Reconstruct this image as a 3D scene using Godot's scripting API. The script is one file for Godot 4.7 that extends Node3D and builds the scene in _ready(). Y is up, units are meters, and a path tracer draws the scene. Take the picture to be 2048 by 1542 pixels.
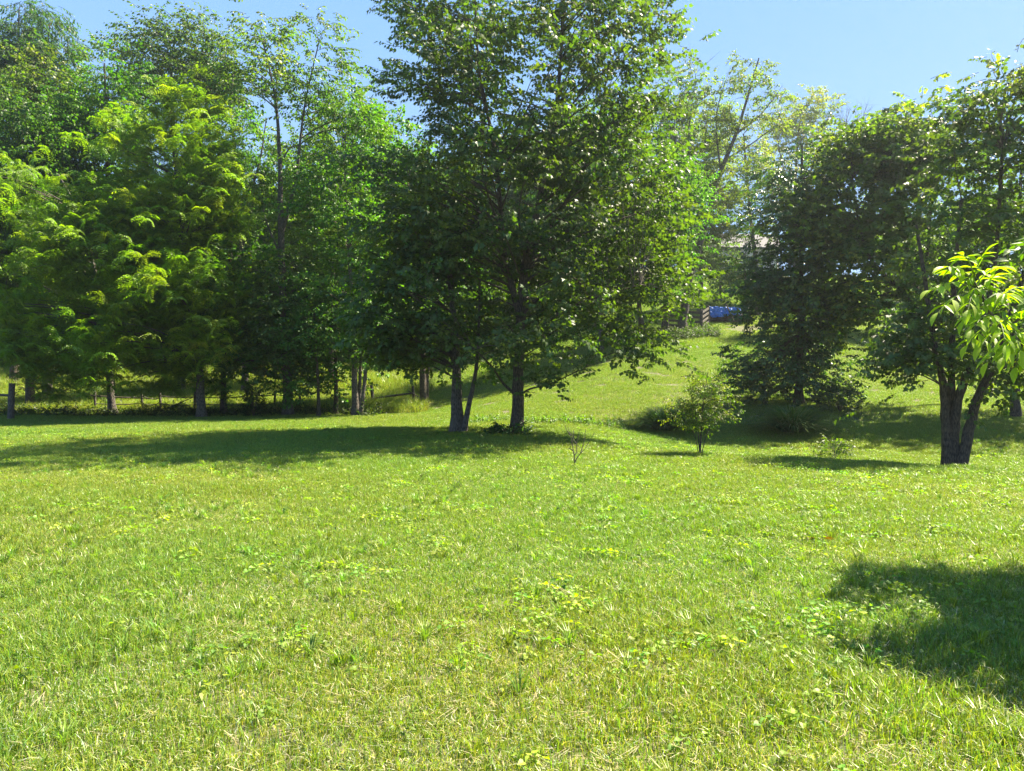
extends Node3D

# ------------------------------------------------------------------ mesh builder
class MB:
	var v := PackedVector3Array()
	var n := PackedVector3Array()
	var c := PackedColorArray()
	var i := PackedInt32Array()
	func tri(a: Vector3, b: Vector3, d: Vector3, col: Color) -> void:
		var nn := (d - a).cross(b - a).normalized()
		var k := v.size()
		v.append(a); v.append(b); v.append(d)
		n.append(nn); n.append(nn); n.append(nn)
		c.append(col); c.append(col); c.append(col)
		i.append(k); i.append(k + 1); i.append(k + 2)
	func quad(a: Vector3, b: Vector3, d: Vector3, e: Vector3, col: Color) -> void:
		tri(a, b, d, col)
		tri(a, d, e, col)
	func box(mid: Vector3, size: Vector3, basis: Basis, col: Color) -> void:
		var h := size * 0.5
		var ch := minf(h.x, minf(h.y, h.z)) * 0.18
		# a chamfered box: six faces and twelve bevels
		for ax in 3:
			for s in [-1.0, 1.0]:
				var u := (ax + 1) % 3
				var w := (ax + 2) % 3
				var p := []
				for q in [[-1.0, -1.0], [1.0, -1.0], [1.0, 1.0], [-1.0, 1.0]]:
					var t := Vector3.ZERO
					t[ax] = s * h[ax]
					t[u] = q[0] * (h[u] - ch)
					t[w] = q[1] * (h[w] - ch)
					p.append(mid + basis * t)
				if s > 0:
					quad(p[0], p[3], p[2], p[1], col)
				else:
					quad(p[0], p[1], p[2], p[3], col)
		for ax in 3:
			var u := (ax + 1) % 3
			var w := (ax + 2) % 3
			for q in [[1.0, 1.0], [-1.0, 1.0], [-1.0, -1.0], [1.0, -1.0]]:
				var p := []
				for e in [[0, -1.0], [0, 1.0], [1, 1.0], [1, -1.0]]:
					var t := Vector3.ZERO
					t[ax] = e[1] * (h[ax] - ch)
					t[u] = q[0] * (h[u] - (ch if e[0] == 0 else 0.0))
					t[w] = q[1] * (h[w] - (0.0 if e[0] == 0 else ch))
					p.append(mid + basis * t)
				if q[0] * q[1] > 0:
					quad(p[0], p[1], p[2], p[3], col)
				else:
					quad(p[0], p[3], p[2], p[1], col)
	func tube(path: Array, rad: Array, sides: int, col: Color, cap := false, rough := 0.0, rng: RandomNumberGenerator = null) -> void:
		var m := path.size()
		var u := Vector3.ZERO
		var first := v.size()
		for j in m:
			var a: Vector3 = path[maxi(j - 1, 0)]
			var b: Vector3 = path[mini(j + 1, m - 1)]
			var t := (b - a).normalized()
			if j == 0:
				u = t.cross(Vector3(0.31, 0.17, 0.93)).normalized()
			else:
				u = (u - t * u.dot(t)).normalized()
			var w := t.cross(u)
			for k in sides:
				var an := TAU * k / sides
				var d := u * cos(an) + w * sin(an)
				var r: float = rad[j]
				if rough > 0.0:
					r *= 1.0 + rng.randf_range(-rough, rough)
				v.append(path[j] + d * r)
				n.append(d)
				c.append(col)
		for j in m - 1:
			for k in sides:
				var a := first + j * sides + k
				var b := first + j * sides + (k + 1) % sides
				var d := b + sides
				var e := a + sides
				i.append(a); i.append(e); i.append(d)
				i.append(a); i.append(d); i.append(b)
		if cap:
			for end in [0, m - 1]:
				var o := first + int(end) * sides
				var mid: Vector3 = path[end]
				for k in sides:
					var p: Vector3 = v[o + k]
					var q: Vector3 = v[o + (k + 1) % sides]
					if end == 0:
						tri(mid, p, q, col)
					else:
						tri(mid, q, p, col)
	func mesh(mat: Material) -> ArrayMesh:
		var arr := []
		arr.resize(Mesh.ARRAY_MAX)
		arr[Mesh.ARRAY_VERTEX] = v
		arr[Mesh.ARRAY_NORMAL] = n
		arr[Mesh.ARRAY_COLOR] = c
		arr[Mesh.ARRAY_INDEX] = i
		var am := ArrayMesh.new()
		am.add_surface_from_arrays(Mesh.PRIMITIVE_TRIANGLES, arr)
		am.surface_set_material(0, mat)
		return am


# a growing buffer of copies for one MultiMesh
class Copies:
	var buf := PackedFloat32Array()
	var count := 0
	func put(b: Basis, o: Vector3, col: Color) -> void:
		buf.append_array(PackedFloat32Array([b.x.x, b.y.x, b.z.x, o.x, b.x.y, b.y.y, b.z.y, o.y, b.x.z, b.y.z, b.z.z, o.z, col.r, col.g, col.b, 1.0]))
		count += 1
	func node(called: String, mesh: Mesh) -> MultiMeshInstance3D:
		var mm := MultiMesh.new()
		mm.transform_format = MultiMesh.TRANSFORM_3D
		mm.use_colors = true
		mm.mesh = mesh
		mm.instance_count = count
		mm.buffer = buf
		var o := MultiMeshInstance3D.new()
		o.name = called
		o.multimesh = mm
		return o


var M := {}
var sprigs := {}
var rolling := FastNoiseLite.new()
var patchy := FastNoiseLite.new()
var used := {}


# ------------------------------------------------------------------ the lie of the land
func along(table: Array, d: float) -> float:
	for k in range(1, table.size()):
		if d <= table[k][0]:
			var a: Array = table[k - 1]
			var b: Array = table[k]
			var t: float = (d - a[0]) / (b[0] - a[0])
			var m0: float = (b[1] - table[maxi(k - 2, 0)][1]) / maxf(b[0] - table[maxi(k - 2, 0)][0], 0.01) * (b[0] - a[0])
			var nx: Array = table[mini(k + 1, table.size() - 1)]
			var m1: float = (nx[1] - a[1]) / maxf(nx[0] - a[0], 0.01) * (b[0] - a[0])
			var t2 := t * t
			var t3 := t2 * t
			return (2 * t3 - 3 * t2 + 1) * a[1] + (t3 - 2 * t2 + t) * m0 + (-2 * t3 + 3 * t2) * b[1] + (t3 - t2) * m1
	return table[-1][1]

const RIGHT_HILL := [[-400, 0], [-10, 0], [15, 0], [20, 0.1], [24, 0.3], [28, 0.75], [33, 1.45], [40, 2.8], [50, 4.6], [65, 7.9], [90, 13.0], [110, 15.0], [160, 17.5], [320, 20]]
const LEFT_HILL := [[-400, 0], [-10, 0], [28, 0.02], [34, 0.0], [39, 0.35], [46, 1.1], [60, 3.4], [75, 6.6], [100, 11.0], [160, 16.5], [320, 20]]

func ground_at(x: float, z: float) -> float:
	var d := -z
	var w := smoothstep(-0.14, 0.2, x / maxf(d, 8.0))
	var h := lerpf(along(LEFT_HILL, d), along(RIGHT_HILL, d), w)
	# the lip of the lawn on the right and the hollow behind it
	var s := (d - (16.0 - (x - 2.9) * 0.68)) * 0.83
	h -= 0.5 * smoothstep(0.0, 2.4, s) * smoothstep(0.5, 5.5, x) * (1.0 - smoothstep(6.0, 15.0, s))
	h += rolling.get_noise_2d(x, z) * 0.09 * smoothstep(2.0, 12.0, absf(d) + absf(x) * 0.5)
	return h

func slope_at(x: float, z: float) -> Vector3:
	var e := 0.25
	return Vector3(ground_at(x - e, z) - ground_at(x + e, z), 2 * e, ground_at(x, z - e) - ground_at(x, z + e)).normalized()

func on_ground(x: float, z: float, sink := 0.0) -> Vector3:
	return Vector3(x, ground_at(x, z) - sink, z)


# ------------------------------------------------------------------ bookkeeping
func rng_of(s: int) -> RandomNumberGenerator:
	var r := RandomNumberGenerator.new()
	r.seed = s * 7919 + 13
	return r

func numbered(called: String) -> String:
	var k: int = used.get(called, 0)
	used[called] = k + 1
	return called if k == 0 else "%s_%03d" % [called, k]

func thing(called: String, label: String, category: String, at: Vector3, group := "") -> Node3D:
	var o := Node3D.new()
	o.name = numbered(called)
	add_child(o)
	o.position = at
	o.set_meta("label", label)
	o.set_meta("category", category)
	if group:
		o.set_meta("group", group)
	return o

func part(called: String, m: Mesh, parent: Node3D, stuff := false) -> MeshInstance3D:
	var o := MeshInstance3D.new()
	o.name = called
	o.mesh = m
	parent.add_child(o, true)
	if stuff:
		o.set_meta("kind", "stuff")
	return o

func heap(o: Node3D, label: String, category: String) -> void:
	o.name = numbered(o.name)
	add_child(o)
	o.set_meta("kind", "stuff")
	o.set_meta("label", label)
	o.set_meta("category", category)


# ------------------------------------------------------------------ materials
func noise_tex(freq: float, ramp: Array, sd: int, octaves := 4, size := 512, kind := FastNoiseLite.TYPE_SIMPLEX_SMOOTH) -> NoiseTexture2D:
	var fn := FastNoiseLite.new()
	fn.noise_type = kind
	fn.seed = sd
	fn.frequency = freq
	fn.fractal_octaves = octaves
	var t := NoiseTexture2D.new()
	t.width = size
	t.height = size
	t.seamless = true
	t.noise = fn
	if ramp.size():
		var g := Gradient.new()
		var off := PackedFloat32Array()
		var cols := PackedColorArray()
		for r in ramp:
			off.append(r[0])
			cols.append(Color(r[1], r[2], r[3]).linear_to_srgb())
		g.offsets = off
		g.colors = cols
		t.color_ramp = g
	return t

func leaf_mat(called: String, rough: float, back: Color, spec := 0.5) -> StandardMaterial3D:
	var m := StandardMaterial3D.new()
	m.resource_name = called
	m.vertex_color_use_as_albedo = true
	m.roughness = rough
	m.metallic_specular = spec
	m.cull_mode = BaseMaterial3D.CULL_DISABLED
	m.backlight_enabled = true
	m.backlight = back
	return m

func bark_mat(called: String, dark: Vector3, light: Vector3, sd: int) -> StandardMaterial3D:
	var m := StandardMaterial3D.new()
	m.resource_name = called
	m.albedo_texture = noise_tex(0.03, [[0.0, dark.x, dark.y, dark.z], [0.42, dark.x * 1.5, dark.y * 1.5, dark.z * 1.5], [0.55, light.x, light.y, light.z], [1.0, light.x * 1.3, light.y * 1.3, light.z * 1.3]], sd, 5)
	m.heightmap_enabled = true
	m.heightmap_texture = noise_tex(0.03, [], sd, 5)
	m.heightmap_scale = 4.0
	m.uv1_triplanar = true
	m.uv1_scale = Vector3(2.6, 0.5, 2.6)
	m.roughness = 0.92
	return m

func materials() -> void:
	M.leaf = leaf_mat("leaf", 0.45, Color(0.98, 1.08, 0.3), 0.42)
	M.soft_leaf = leaf_mat("soft_leaf", 0.5, Color(1.0, 1.08, 0.25))
	M.waxy_leaf = leaf_mat("waxy_leaf", 0.34, Color(0.75, 0.9, 0.3))
	M.grass = leaf_mat("grass", 0.4, Color(0.92, 1.0, 0.42), 0.5)
	M.bark = bark_mat("bark", Vector3(0.022, 0.017, 0.013), Vector3(0.105, 0.083, 0.06), 5)
	M.grey_bark = bark_mat("grey_bark", Vector3(0.03, 0.026, 0.022), Vector3(0.14, 0.12, 0.1), 9)
	M.old_wood = bark_mat("weathered_wood", Vector3(0.035, 0.03, 0.025), Vector3(0.13, 0.115, 0.095), 14)
	M.twig = StandardMaterial3D.new()
	M.twig.resource_name = "twig"
	M.twig.albedo_color = Color(0.075, 0.06, 0.045).linear_to_srgb()
	M.twig.roughness = 0.9
	var g := StandardMaterial3D.new()
	g.resource_name = "soil"
	g.albedo_texture = noise_tex(0.02, [[0.0, 0.03, 0.035, 0.012], [0.4, 0.06, 0.07, 0.022], [0.6, 0.1, 0.1, 0.04], [1.0, 0.14, 0.12, 0.06]], 21, 6, 1024)
	g.heightmap_enabled = true
	g.heightmap_texture = noise_tex(0.05, [], 22, 5)
	g.heightmap_scale = 3.0
	g.uv1_triplanar = true
	g.uv1_world_triplanar = true
	g.uv1_scale = Vector3(0.37, 0.37, 0.37)
	g.roughness = 1.0
	M.soil = g
	M.tarp = StandardMaterial3D.new()
	M.tarp.resource_name = "blue_tarpaulin"
	M.tarp.albedo_texture = noise_tex(0.02, [[0.0, 0.03, 0.15, 0.62], [0.6, 0.05, 0.2, 0.75], [1.0, 0.12, 0.3, 0.8]], 31, 4, 256)
	M.tarp.uv1_triplanar = true
	M.tarp.roughness = 0.38
	M.tarp.cull_mode = BaseMaterial3D.CULL_DISABLED


# ------------------------------------------------------------------ leaves and sprigs
const OVATE := [[0, 0], [-0.3, 0.22], [-0.34, 0.5], [-0.16, 0.8], [0, 1], [0.16, 0.8], [0.34, 0.5], [0.3, 0.22]]
const LOBED := [[0, 0], [-0.36, 0.08], [-0.3, 0.27], [-0.54, 0.5], [-0.25, 0.54], [0, 1], [0.25, 0.54], [0.54, 0.5], [0.3, 0.27], [0.36, 0.08]]
const HEART := [[0, 0.1], [-0.22, -0.04], [-0.45, 0.15], [-0.42, 0.45], [0, 1], [0.42, 0.45], [0.45, 0.15], [0.22, -0.04]]
const LANCE := [[0, 0], [-0.2, 0.3], [-0.17, 0.62], [0, 1], [0.17, 0.62], [0.2, 0.3]]

func leaf(mb: MB, at: Vector3, tip: Vector3, up: Vector3, size: float, wide: float, outline: Array, cup: float, droop: float, col: Color) -> void:
	var t := tip.normalized()
	var side := t.cross(up).normalized()
	var nn := side.cross(t)
	var pts := []
	for p in outline:
		var y: float = p[1]
		pts.append(at + (side * (p[0] * wide) + t * y + nn * (absf(p[0]) * cup - droop * y * y)) * size)
	var mid := at + (t * 0.45 - nn * (droop * 0.2)) * size
	for k in pts.size():
		mb.tri(mid, pts[k], pts[(k + 1) % pts.size()], col)

func lean(r: RandomNumberGenerator, a: float) -> Vector3:
	return Vector3(r.randf_range(-a, a), 1.0, r.randf_range(-a, a)).normalized()

func tint(r: RandomNumberGenerator, c: Color, by := 0.18) -> Color:
	var k := 1.0 + r.randf_range(-by, by)
	var warm := r.randf_range(-by, by) * 0.6
	return Color(c.r * k * (1.0 + warm), c.g * k, c.b * k * (1.0 - warm))

# a twig that grows along +x, carrying leaves that lie roughly level
func sprig(outline: Array, count: int, length: float, size: float, wide: float, tilt: float, sd: int, mat: Material) -> ArrayMesh:
	var r := rng_of(sd)
	var mb := MB.new()
	var bend := r.randf_range(-0.15, 0.15)
	var path := []
	for k in 4:
		var t := k / 3.0
		path.append(Vector3(t * length, bend * t * t * length - 0.1 * t * t * length, 0.08 * sin(t * 4.0 + sd) * length))
	mb.tube(path, [0.006, 0.005, 0.004, 0.002], 3, Color(0.07, 0.055, 0.035))
	for k in count:
		var t := 0.12 + 0.9 * (k + r.randf() * 0.6) / count
		var at := Vector3(t * length, (bend - 0.1) * t * t * length, 0.08 * sin(t * 4.0 + sd) * length)
		var sgn := -1.0 if k % 2 else 1.0
		var out := Vector3(r.randf_range(0.1, 0.9), r.randf_range(-0.75, 0.25), sgn * r.randf_range(0.2, 1.0)).normalized()
		if k == count - 1:
			out = Vector3(1, -0.3, 0.1)
		at += out * size * r.randf_range(0.2, 0.75)
		out.y -= r.randf_range(0.0, 0.6)
		leaf(mb, at, out, lean(r, tilt), size * r.randf_range(0.65, 1.15), wide, outline, r.randf_range(0.0, 0.3), r.randf_range(0.0, 0.3), tint(r, Color.WHITE, 0.16))
	return mb.mesh(mat)

# arching pinnate leaves round the end of a shoot
func pinnate(leaves: int, length: float, pairs: int, size: float, sd: int, mat: Material) -> ArrayMesh:
	var r := rng_of(sd)
	var mb := MB.new()
	mb.tube([Vector3.ZERO, Vector3(0.12, 0.02, 0), Vector3(0.25, 0.06, 0)], [0.008, 0.006, 0.004], 3, Color(0.09, 0.07, 0.04))
	for l in leaves:
		var a := TAU * l / leaves + r.randf_range(-0.4, 0.4)
		var dir := Vector3(cos(a) * 0.9 + 0.25, 0, sin(a)).normalized()
		var rise := r.randf_range(0.1, 0.9)
		var sag := r.randf_range(0.25, 0.6)
		var start := Vector3(0.05 + 0.2 * l / leaves, 0.04, 0)
		var path := []
		var len := length * r.randf_range(0.75, 1.1)
		for k in 7:
			var t := k / 6.0
			path.append(start + dir * (t * len * 0.9) + Vector3.UP * (rise * t - (rise + sag) * t * t) * len)
		mb.tube(path, [0.003, 0.003, 0.003, 0.002, 0.002, 0.002, 0.001], 3, Color(0.5, 0.6, 0.4))
		var cross := dir.cross(Vector3.UP)
		var shade := tint(r, Color.WHITE, 0.14)
		for k in pairs:
			var t := 0.18 + 0.8 * k / (pairs - 1)
			var at: Vector3 = path[int(t * 6)].lerp(path[mini(int(t * 6) + 1, 6)], t * 6 - int(t * 6))
			for s in [-1.0, 1.0]:
				var out: Vector3 = cross * s + dir * 0.35 + Vector3.DOWN * r.randf_range(0.15, 0.7)
				leaf(mb, at, out, lean(r, 0.3), size * (1.0 - 0.4 * absf(t - 0.5)) * r.randf_range(0.85, 1.1), 0.9, LANCE, 0.25, 0.15, tint(r, shade, 0.07))
	return mb.mesh(mat)

func make_sprigs() -> void:
	for k in 3:
		sprigs["maple%d" % k] = sprig(LOBED, 13, 0.42, 0.105, 1.0, 1.0, 100 + k, M.leaf)
		sprigs["plain%d" % k] = sprig(OVATE, 15, 0.42, 0.1, 0.95, 1.1, 110 + k, M.leaf)
		sprigs["glossy%d" % k] = sprig(OVATE, 17, 0.34, 0.075, 1.0, 1.0, 120 + k, M.waxy_leaf)
		sprigs["narrow%d" % k] = sprig(LANCE, 16, 0.55, 0.13, 0.85, 1.1, 130 + k, M.leaf)
		sprigs["pinnate%d" % k] = pinnate(6, 0.42, 7, 0.12, 140 + k, M.soft_leaf)
		sprigs["small%d" % k] = sprig(OVATE, 9, 0.24, 0.06, 0.95, 0.8, 150 + k, M.soft_leaf)
		sprigs["weed%d" % k] = sprig(OVATE, 8, 0.22, 0.075, 1.0, 0.6, 160 + k, M.soft_leaf)


# ------------------------------------------------------------------ trees
func curve(pts: Array, steps: int) -> Array:
	# Catmull-Rom through [x, y, z, r]; returns [points, radii]
	var p := []
	var q := []
	for k in pts.size() - 1:
		var a: Array = pts[maxi(k - 1, 0)]
		var b: Array = pts[k]
		var c: Array = pts[k + 1]
		var d: Array = pts[mini(k + 2, pts.size() - 1)]
		for j in steps:
			var t := float(j) / steps
			p.append(Vector3(b[0], b[1], b[2]).cubic_interpolate(Vector3(c[0], c[1], c[2]), Vector3(a[0], a[1], a[2]), Vector3(d[0], d[1], d[2]), t))
			q.append(lerpf(b[3], c[3], t))
	var e: Array = pts[-1]
	p.append(Vector3(e[0], e[1], e[2]))
	q.append(e[3])
	return [p, q]

# stems: lists of [x, y, z, radius]; lobes: [x, y, z, rx, ry, rz]; both where they stand in the world.
# how: leaf, color, dens (clumps per cubic metre), clump (radius), per (sprigs in a clump), size, bark, up, seed
func tree(called: String, label: String, category: String, stems: Array, lobes: Array, how: Dictionary, group := "") -> Node3D:
	var r := rng_of(how.seed)
	var f0: Array = stems[0][0]
	var base := on_ground(f0[0], f0[2], 0.04)
	var t := thing(called, label, category, base, group)
	var bark: Material = M[how.get("bark", "bark")]
	var nodes := []
	var rads := []
	for s in stems.size():
		var pts := []
		for p in stems[s]:
			pts.append([p[0] - base.x, p[1] - base.y, p[2] - base.z, p[3]])
		var low: bool = s == 0 or pts[0][1] < 0.4
		if low:
			pts[0][1] = -0.1
			if s > 0 or how.get("spread", false):
				pts[0][1] = ground_at(pts[0][0] + base.x, pts[0][2] + base.z) - base.y - 0.1
		var cr := curve(pts, 5)
		if low:
			for k in cr[0].size():
				var hh: float = cr[0][k].y
				cr[1][k] *= 1.0 + how.get("flare", 0.55) * exp(-maxf(hh, 0.0) / 0.22)
		for k in range(1, cr[0].size() - 1):
			cr[0][k] += Vector3(r.randf_range(-1, 1), 0, r.randf_range(-1, 1)) * cr[1][k] * 0.12
		var mb := MB.new()
		mb.tube(cr[0], cr[1], 12 if pts[0][3] > 0.08 else 7, Color.WHITE, true, 0.05, r)
		part("trunk" if low else "limb", mb.mesh(bark), t)
		nodes.append_array(cr[0])
		rads.append_array(cr[1])
	var tips := Copies.new()
	var wood := MB.new()
	var col: Color = how.color
	col = Color(col.r * 1.7, col.g * 1.45, col.b * 1.3)
	var low_limit: float = minf(2.2, 0.3 * (nodes[-1] as Vector3).y)
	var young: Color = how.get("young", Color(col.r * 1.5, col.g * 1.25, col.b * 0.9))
	var cl: float = how.get("clump", 0.55)
	var per: int = how.get("per", 14)
	var size: float = how.get("size", 1.0)
	if how.get("dens", 1.0) > 0.24:
		per = int(per * 1.35)
		size *= 1.12
	var top := -1e9
	for l in lobes:
		top = maxf(top, l[1] + l[4])
	for l in lobes:
		var rad := Vector3(l[3], l[4], l[5])
		var mid := Vector3(l[0], l[1], l[2]) - base
		var thick: float = how.get("dens", 1.0)
		if thick > 0.24 and thick < 1.0:
			thick *= how.get("loose", 1.6)
			rad *= 1.1
		var n := int(ceil(thick * 4.19 * rad.x * rad.y * rad.z))
		n = maxi(n, 3)
		for k in n:
			var dir := Vector3(r.randfn(), r.randfn(), r.randfn()).normalized()
			var rr := pow(r.randf(), 0.42)
			var at := mid + dir * rad * rr
			if at.y + base.y < ground_at(at.x + base.x, at.z + base.z) + how.get("clear", 0.5):
				continue
			# the bough that carries the clump
			var best := 0
			var bd := 1e9
			for j in nodes.size():
				var q: Vector3 = nodes[j]
				var flat := Vector2(q.x - at.x, q.z - at.z).length()
				var want := at.y - 0.4 * flat
				var dd := flat + absf(q.y - want) * 0.9 + (1.0 if q.y > at.y + 0.6 else 0.0) + maxf(0.0, low_limit - q.y) * 4.0
				if dd < bd:
					bd = dd
					best = j
			var from: Vector3 = nodes[best]
			var span := from.distance_to(at)
			var knee := from.lerp(at, 0.5) + Vector3(r.randf_range(-0.12, 0.12), 0.1 + how.get("up", 0.0), r.randf_range(-0.12, 0.12)) * span
			var path := []
			var rs := []
			var r0: float = minf(rads[best] * 0.55, 0.012 + 0.009 * span)
			for j in 6:
				var u := j / 5.0
				path.append(from.lerp(knee, u).lerp(knee.lerp(at, u), u))
				rs.append(lerpf(r0, 0.006, u))
			wood.tube(path, rs, 4, Color.WHITE)
			var big := cl * r.randf_range(0.65, 1.35)
			var ctint := tint(r, col, 0.2)
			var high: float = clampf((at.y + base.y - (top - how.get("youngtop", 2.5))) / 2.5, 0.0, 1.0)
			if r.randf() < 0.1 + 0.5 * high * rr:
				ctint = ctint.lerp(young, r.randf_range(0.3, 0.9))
			var aim := atan2(-(at.z - from.z), at.x - from.x)
			for s in per:
				var o := Vector3(r.randfn(), r.randfn() * how.get("flat", 0.85), r.randfn()) * big * 0.62
				var p := at + o
				var yaw := aim + r.randf_range(-1.3, 1.3)
				if o.length() > big * 0.4:
					yaw = lerp_angle(atan2(-o.z, o.x), aim, 0.35)
				var b := Basis(Vector3.UP, yaw) * Basis(Vector3.BACK, r.randf_range(-0.5, 0.55) + how.get("lift", 0.0)) * Basis(Vector3.RIGHT, r.randf_range(-0.5, 0.5))
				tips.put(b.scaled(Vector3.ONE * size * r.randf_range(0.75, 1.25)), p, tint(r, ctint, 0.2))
	if how.get("bare", 0) > 0:
		for k in how.bare:
			var j := r.randi_range(nodes.size() / 2, nodes.size() - 1)
			var p: Vector3 = nodes[j]
			var d: Vector3 = Vector3(r.randfn(), absf(r.randfn()) + 0.7, r.randfn()).normalized() * r.randf_range(0.5, 1.0) * how.get("bare_length", 1.6)
			wood.tube([p, p + d * 0.5 + Vector3(0, 0.04, 0), p + d], [0.014, 0.01, 0.004], 3, Color.WHITE)
			for q in 3:
				var e: Vector3 = p + d * r.randf_range(0.4, 0.9)
				var dd: Vector3 = (d.normalized() + Vector3(r.randfn(), r.randfn(), r.randfn()) * 0.5).normalized() * d.length() * 0.45
				wood.tube([e, e + dd], [0.007, 0.003], 3, Color.WHITE)
	if wood.v.size():
		part("branches", wood.mesh(M.twig), t, true)
	var crown := tips.node("crown", sprigs["%s%d" % [how.leaf, int(how.seed) % 3]])
	t.add_child(crown, true)
	crown.set_meta("kind", "stuff")
	return t


func _ready() -> void:
	# ---------------------------------------------------------------- camera, sky, sun, exposure
	var cam := Camera3D.new()
	cam.name = "camera"
	cam.fov = 53.0
	cam.near = 0.05
	cam.far = 900.0
	cam.position = Vector3(0, 1.6, 0)
	cam.rotation_degrees = Vector3(-0.78, 0, 0)
	add_child(cam)
	cam.current = true
	var sky := ProceduralSkyMaterial.new()
	sky.sky_top_color = Color(0.036, 0.094, 0.215).linear_to_srgb()
	sky.sky_horizon_color = Color(0.135, 0.2, 0.28).linear_to_srgb()
	sky.sky_curve = 0.3
	sky.ground_bottom_color = Color(0.05, 0.06, 0.03).linear_to_srgb()
	sky.ground_horizon_color = Color(0.08, 0.11, 0.13).linear_to_srgb()
	sky.sun_angle_max = 75.0
	sky.sun_curve = 0.09
	var env := Environment.new()
	env.background_mode = Environment.BG_SKY
	env.sky = Sky.new()
	env.sky.sky_material = sky
	env.tonemap_mode = Environment.TONE_MAPPER_LINEAR
	env.tonemap_exposure = 5.0
	env.volumetric_fog_enabled = true
	env.volumetric_fog_density = 0.0007
	env.volumetric_fog_albedo = Color(0.95, 0.97, 1.0)
	env.volumetric_fog_anisotropy = 0.75
	env.sdfgi_enabled = true
	env.ssao_enabled = true
	env.ssil_enabled = true
	var we := WorldEnvironment.new()
	we.name = "world_environment"
	we.environment = env
	add_child(we)
	var sun := DirectionalLight3D.new()
	sun.name = "sun"
	sun.light_color = Color(1.0, 0.95, 0.85)
	sun.light_energy = 1.6
	sun.light_angular_distance = 0.5
	sun.shadow_enabled = true
	add_child(sun)
	sun.look_at_from_position(Vector3(0.66, 1.0, -0.34) * 50.0, Vector3.ZERO)

	rolling.seed = 4
	rolling.frequency = 0.09
	patchy.seed = 8
	patchy.frequency = 0.22
	patchy.fractal_octaves = 3
	materials()
	make_sprigs()
	build_ground()
	build_lawn()
	build_trees()
	build_hill_things()
	build_small_things()
	build_near_tree()
	var total := 0
	for mi in find_children("*", "MultiMeshInstance3D", true, false):
		total += mi.multimesh.instance_count
	print("copies ", total)


func build_ground() -> void:
	var xs := []
	var zs := []
	var p := 0.0
	while p < 330.0:
		xs.append(p)
		if p > 0.0:
			xs.push_front(-p)
		p += 0.3 if p < 14.0 else 0.6 if p < 30 else p * 0.06
	p = 0.0
	while p < 330.0:
		zs.append(-p)
		if p > 0.0 and p < 60.0:
			zs.push_front(p)
		p += 0.3 if p < 22.0 else 0.5 if p < 60 else p * 0.05
	zs.sort()
	var mb := MB.new()
	var w := xs.size()
	for z in zs:
		for x in xs:
			mb.v.append(on_ground(x, z))
			mb.n.append(slope_at(x, z))
			mb.c.append(Color.WHITE)
	for j in zs.size() - 1:
		for k in w - 1:
			var a := j * w + k
			mb.i.append(a); mb.i.append(a + 1); mb.i.append(a + w + 1)
			mb.i.append(a); mb.i.append(a + w + 1); mb.i.append(a + w)
	var g := part("ground", mb.mesh(M.soil), self)
	g.set_meta("kind", "structure")
	g.set_meta("label", "rolling grassy ground of the yard rising into a hill")
	g.set_meta("category", "ground")


# a square of turf: blades about an origin
func turf(side: float, count: int, tall: float, thick: float, straw: float, sd: int) -> ArrayMesh:
	var r := rng_of(sd)
	var mb := MB.new()
	for k in count:
		var at := Vector3(r.randf_range(-0.5, 0.5) * side, -0.005, r.randf_range(-0.5, 0.5) * side)
		var h := tall * r.randf_range(0.45, 1.25)
		var a := r.randf() * TAU
		var w := Vector3(cos(a), 0, sin(a)) * thick * r.randf_range(0.6, 1.2)
		var b := r.randf() * TAU
		var ln := r.randf_range(0.15, 1.0)
		var fall := Vector3(cos(b), 0, sin(b)) * h * ln
		var col := tint(r, Color(0.208, 0.28, 0.045), 0.5)
		if r.randf() < straw:
			col = tint(r, Color(0.52, 0.5, 0.33), 0.35)
			h *= 0.7
			fall *= 1.3
		var m := at + fall * 0.3 + Vector3.UP * h * 0.62
		var e := at + fall + Vector3.UP * h * (1.0 - 0.3 * ln)
		mb.tri(at - w * 0.5, m - w * 0.4, m + w * 0.4, col)
		mb.tri(at - w * 0.5, m + w * 0.4, at + w * 0.5, col)
		mb.tri(m - w * 0.4, e, m + w * 0.4, col)
	return mb.mesh(M.grass)

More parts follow.
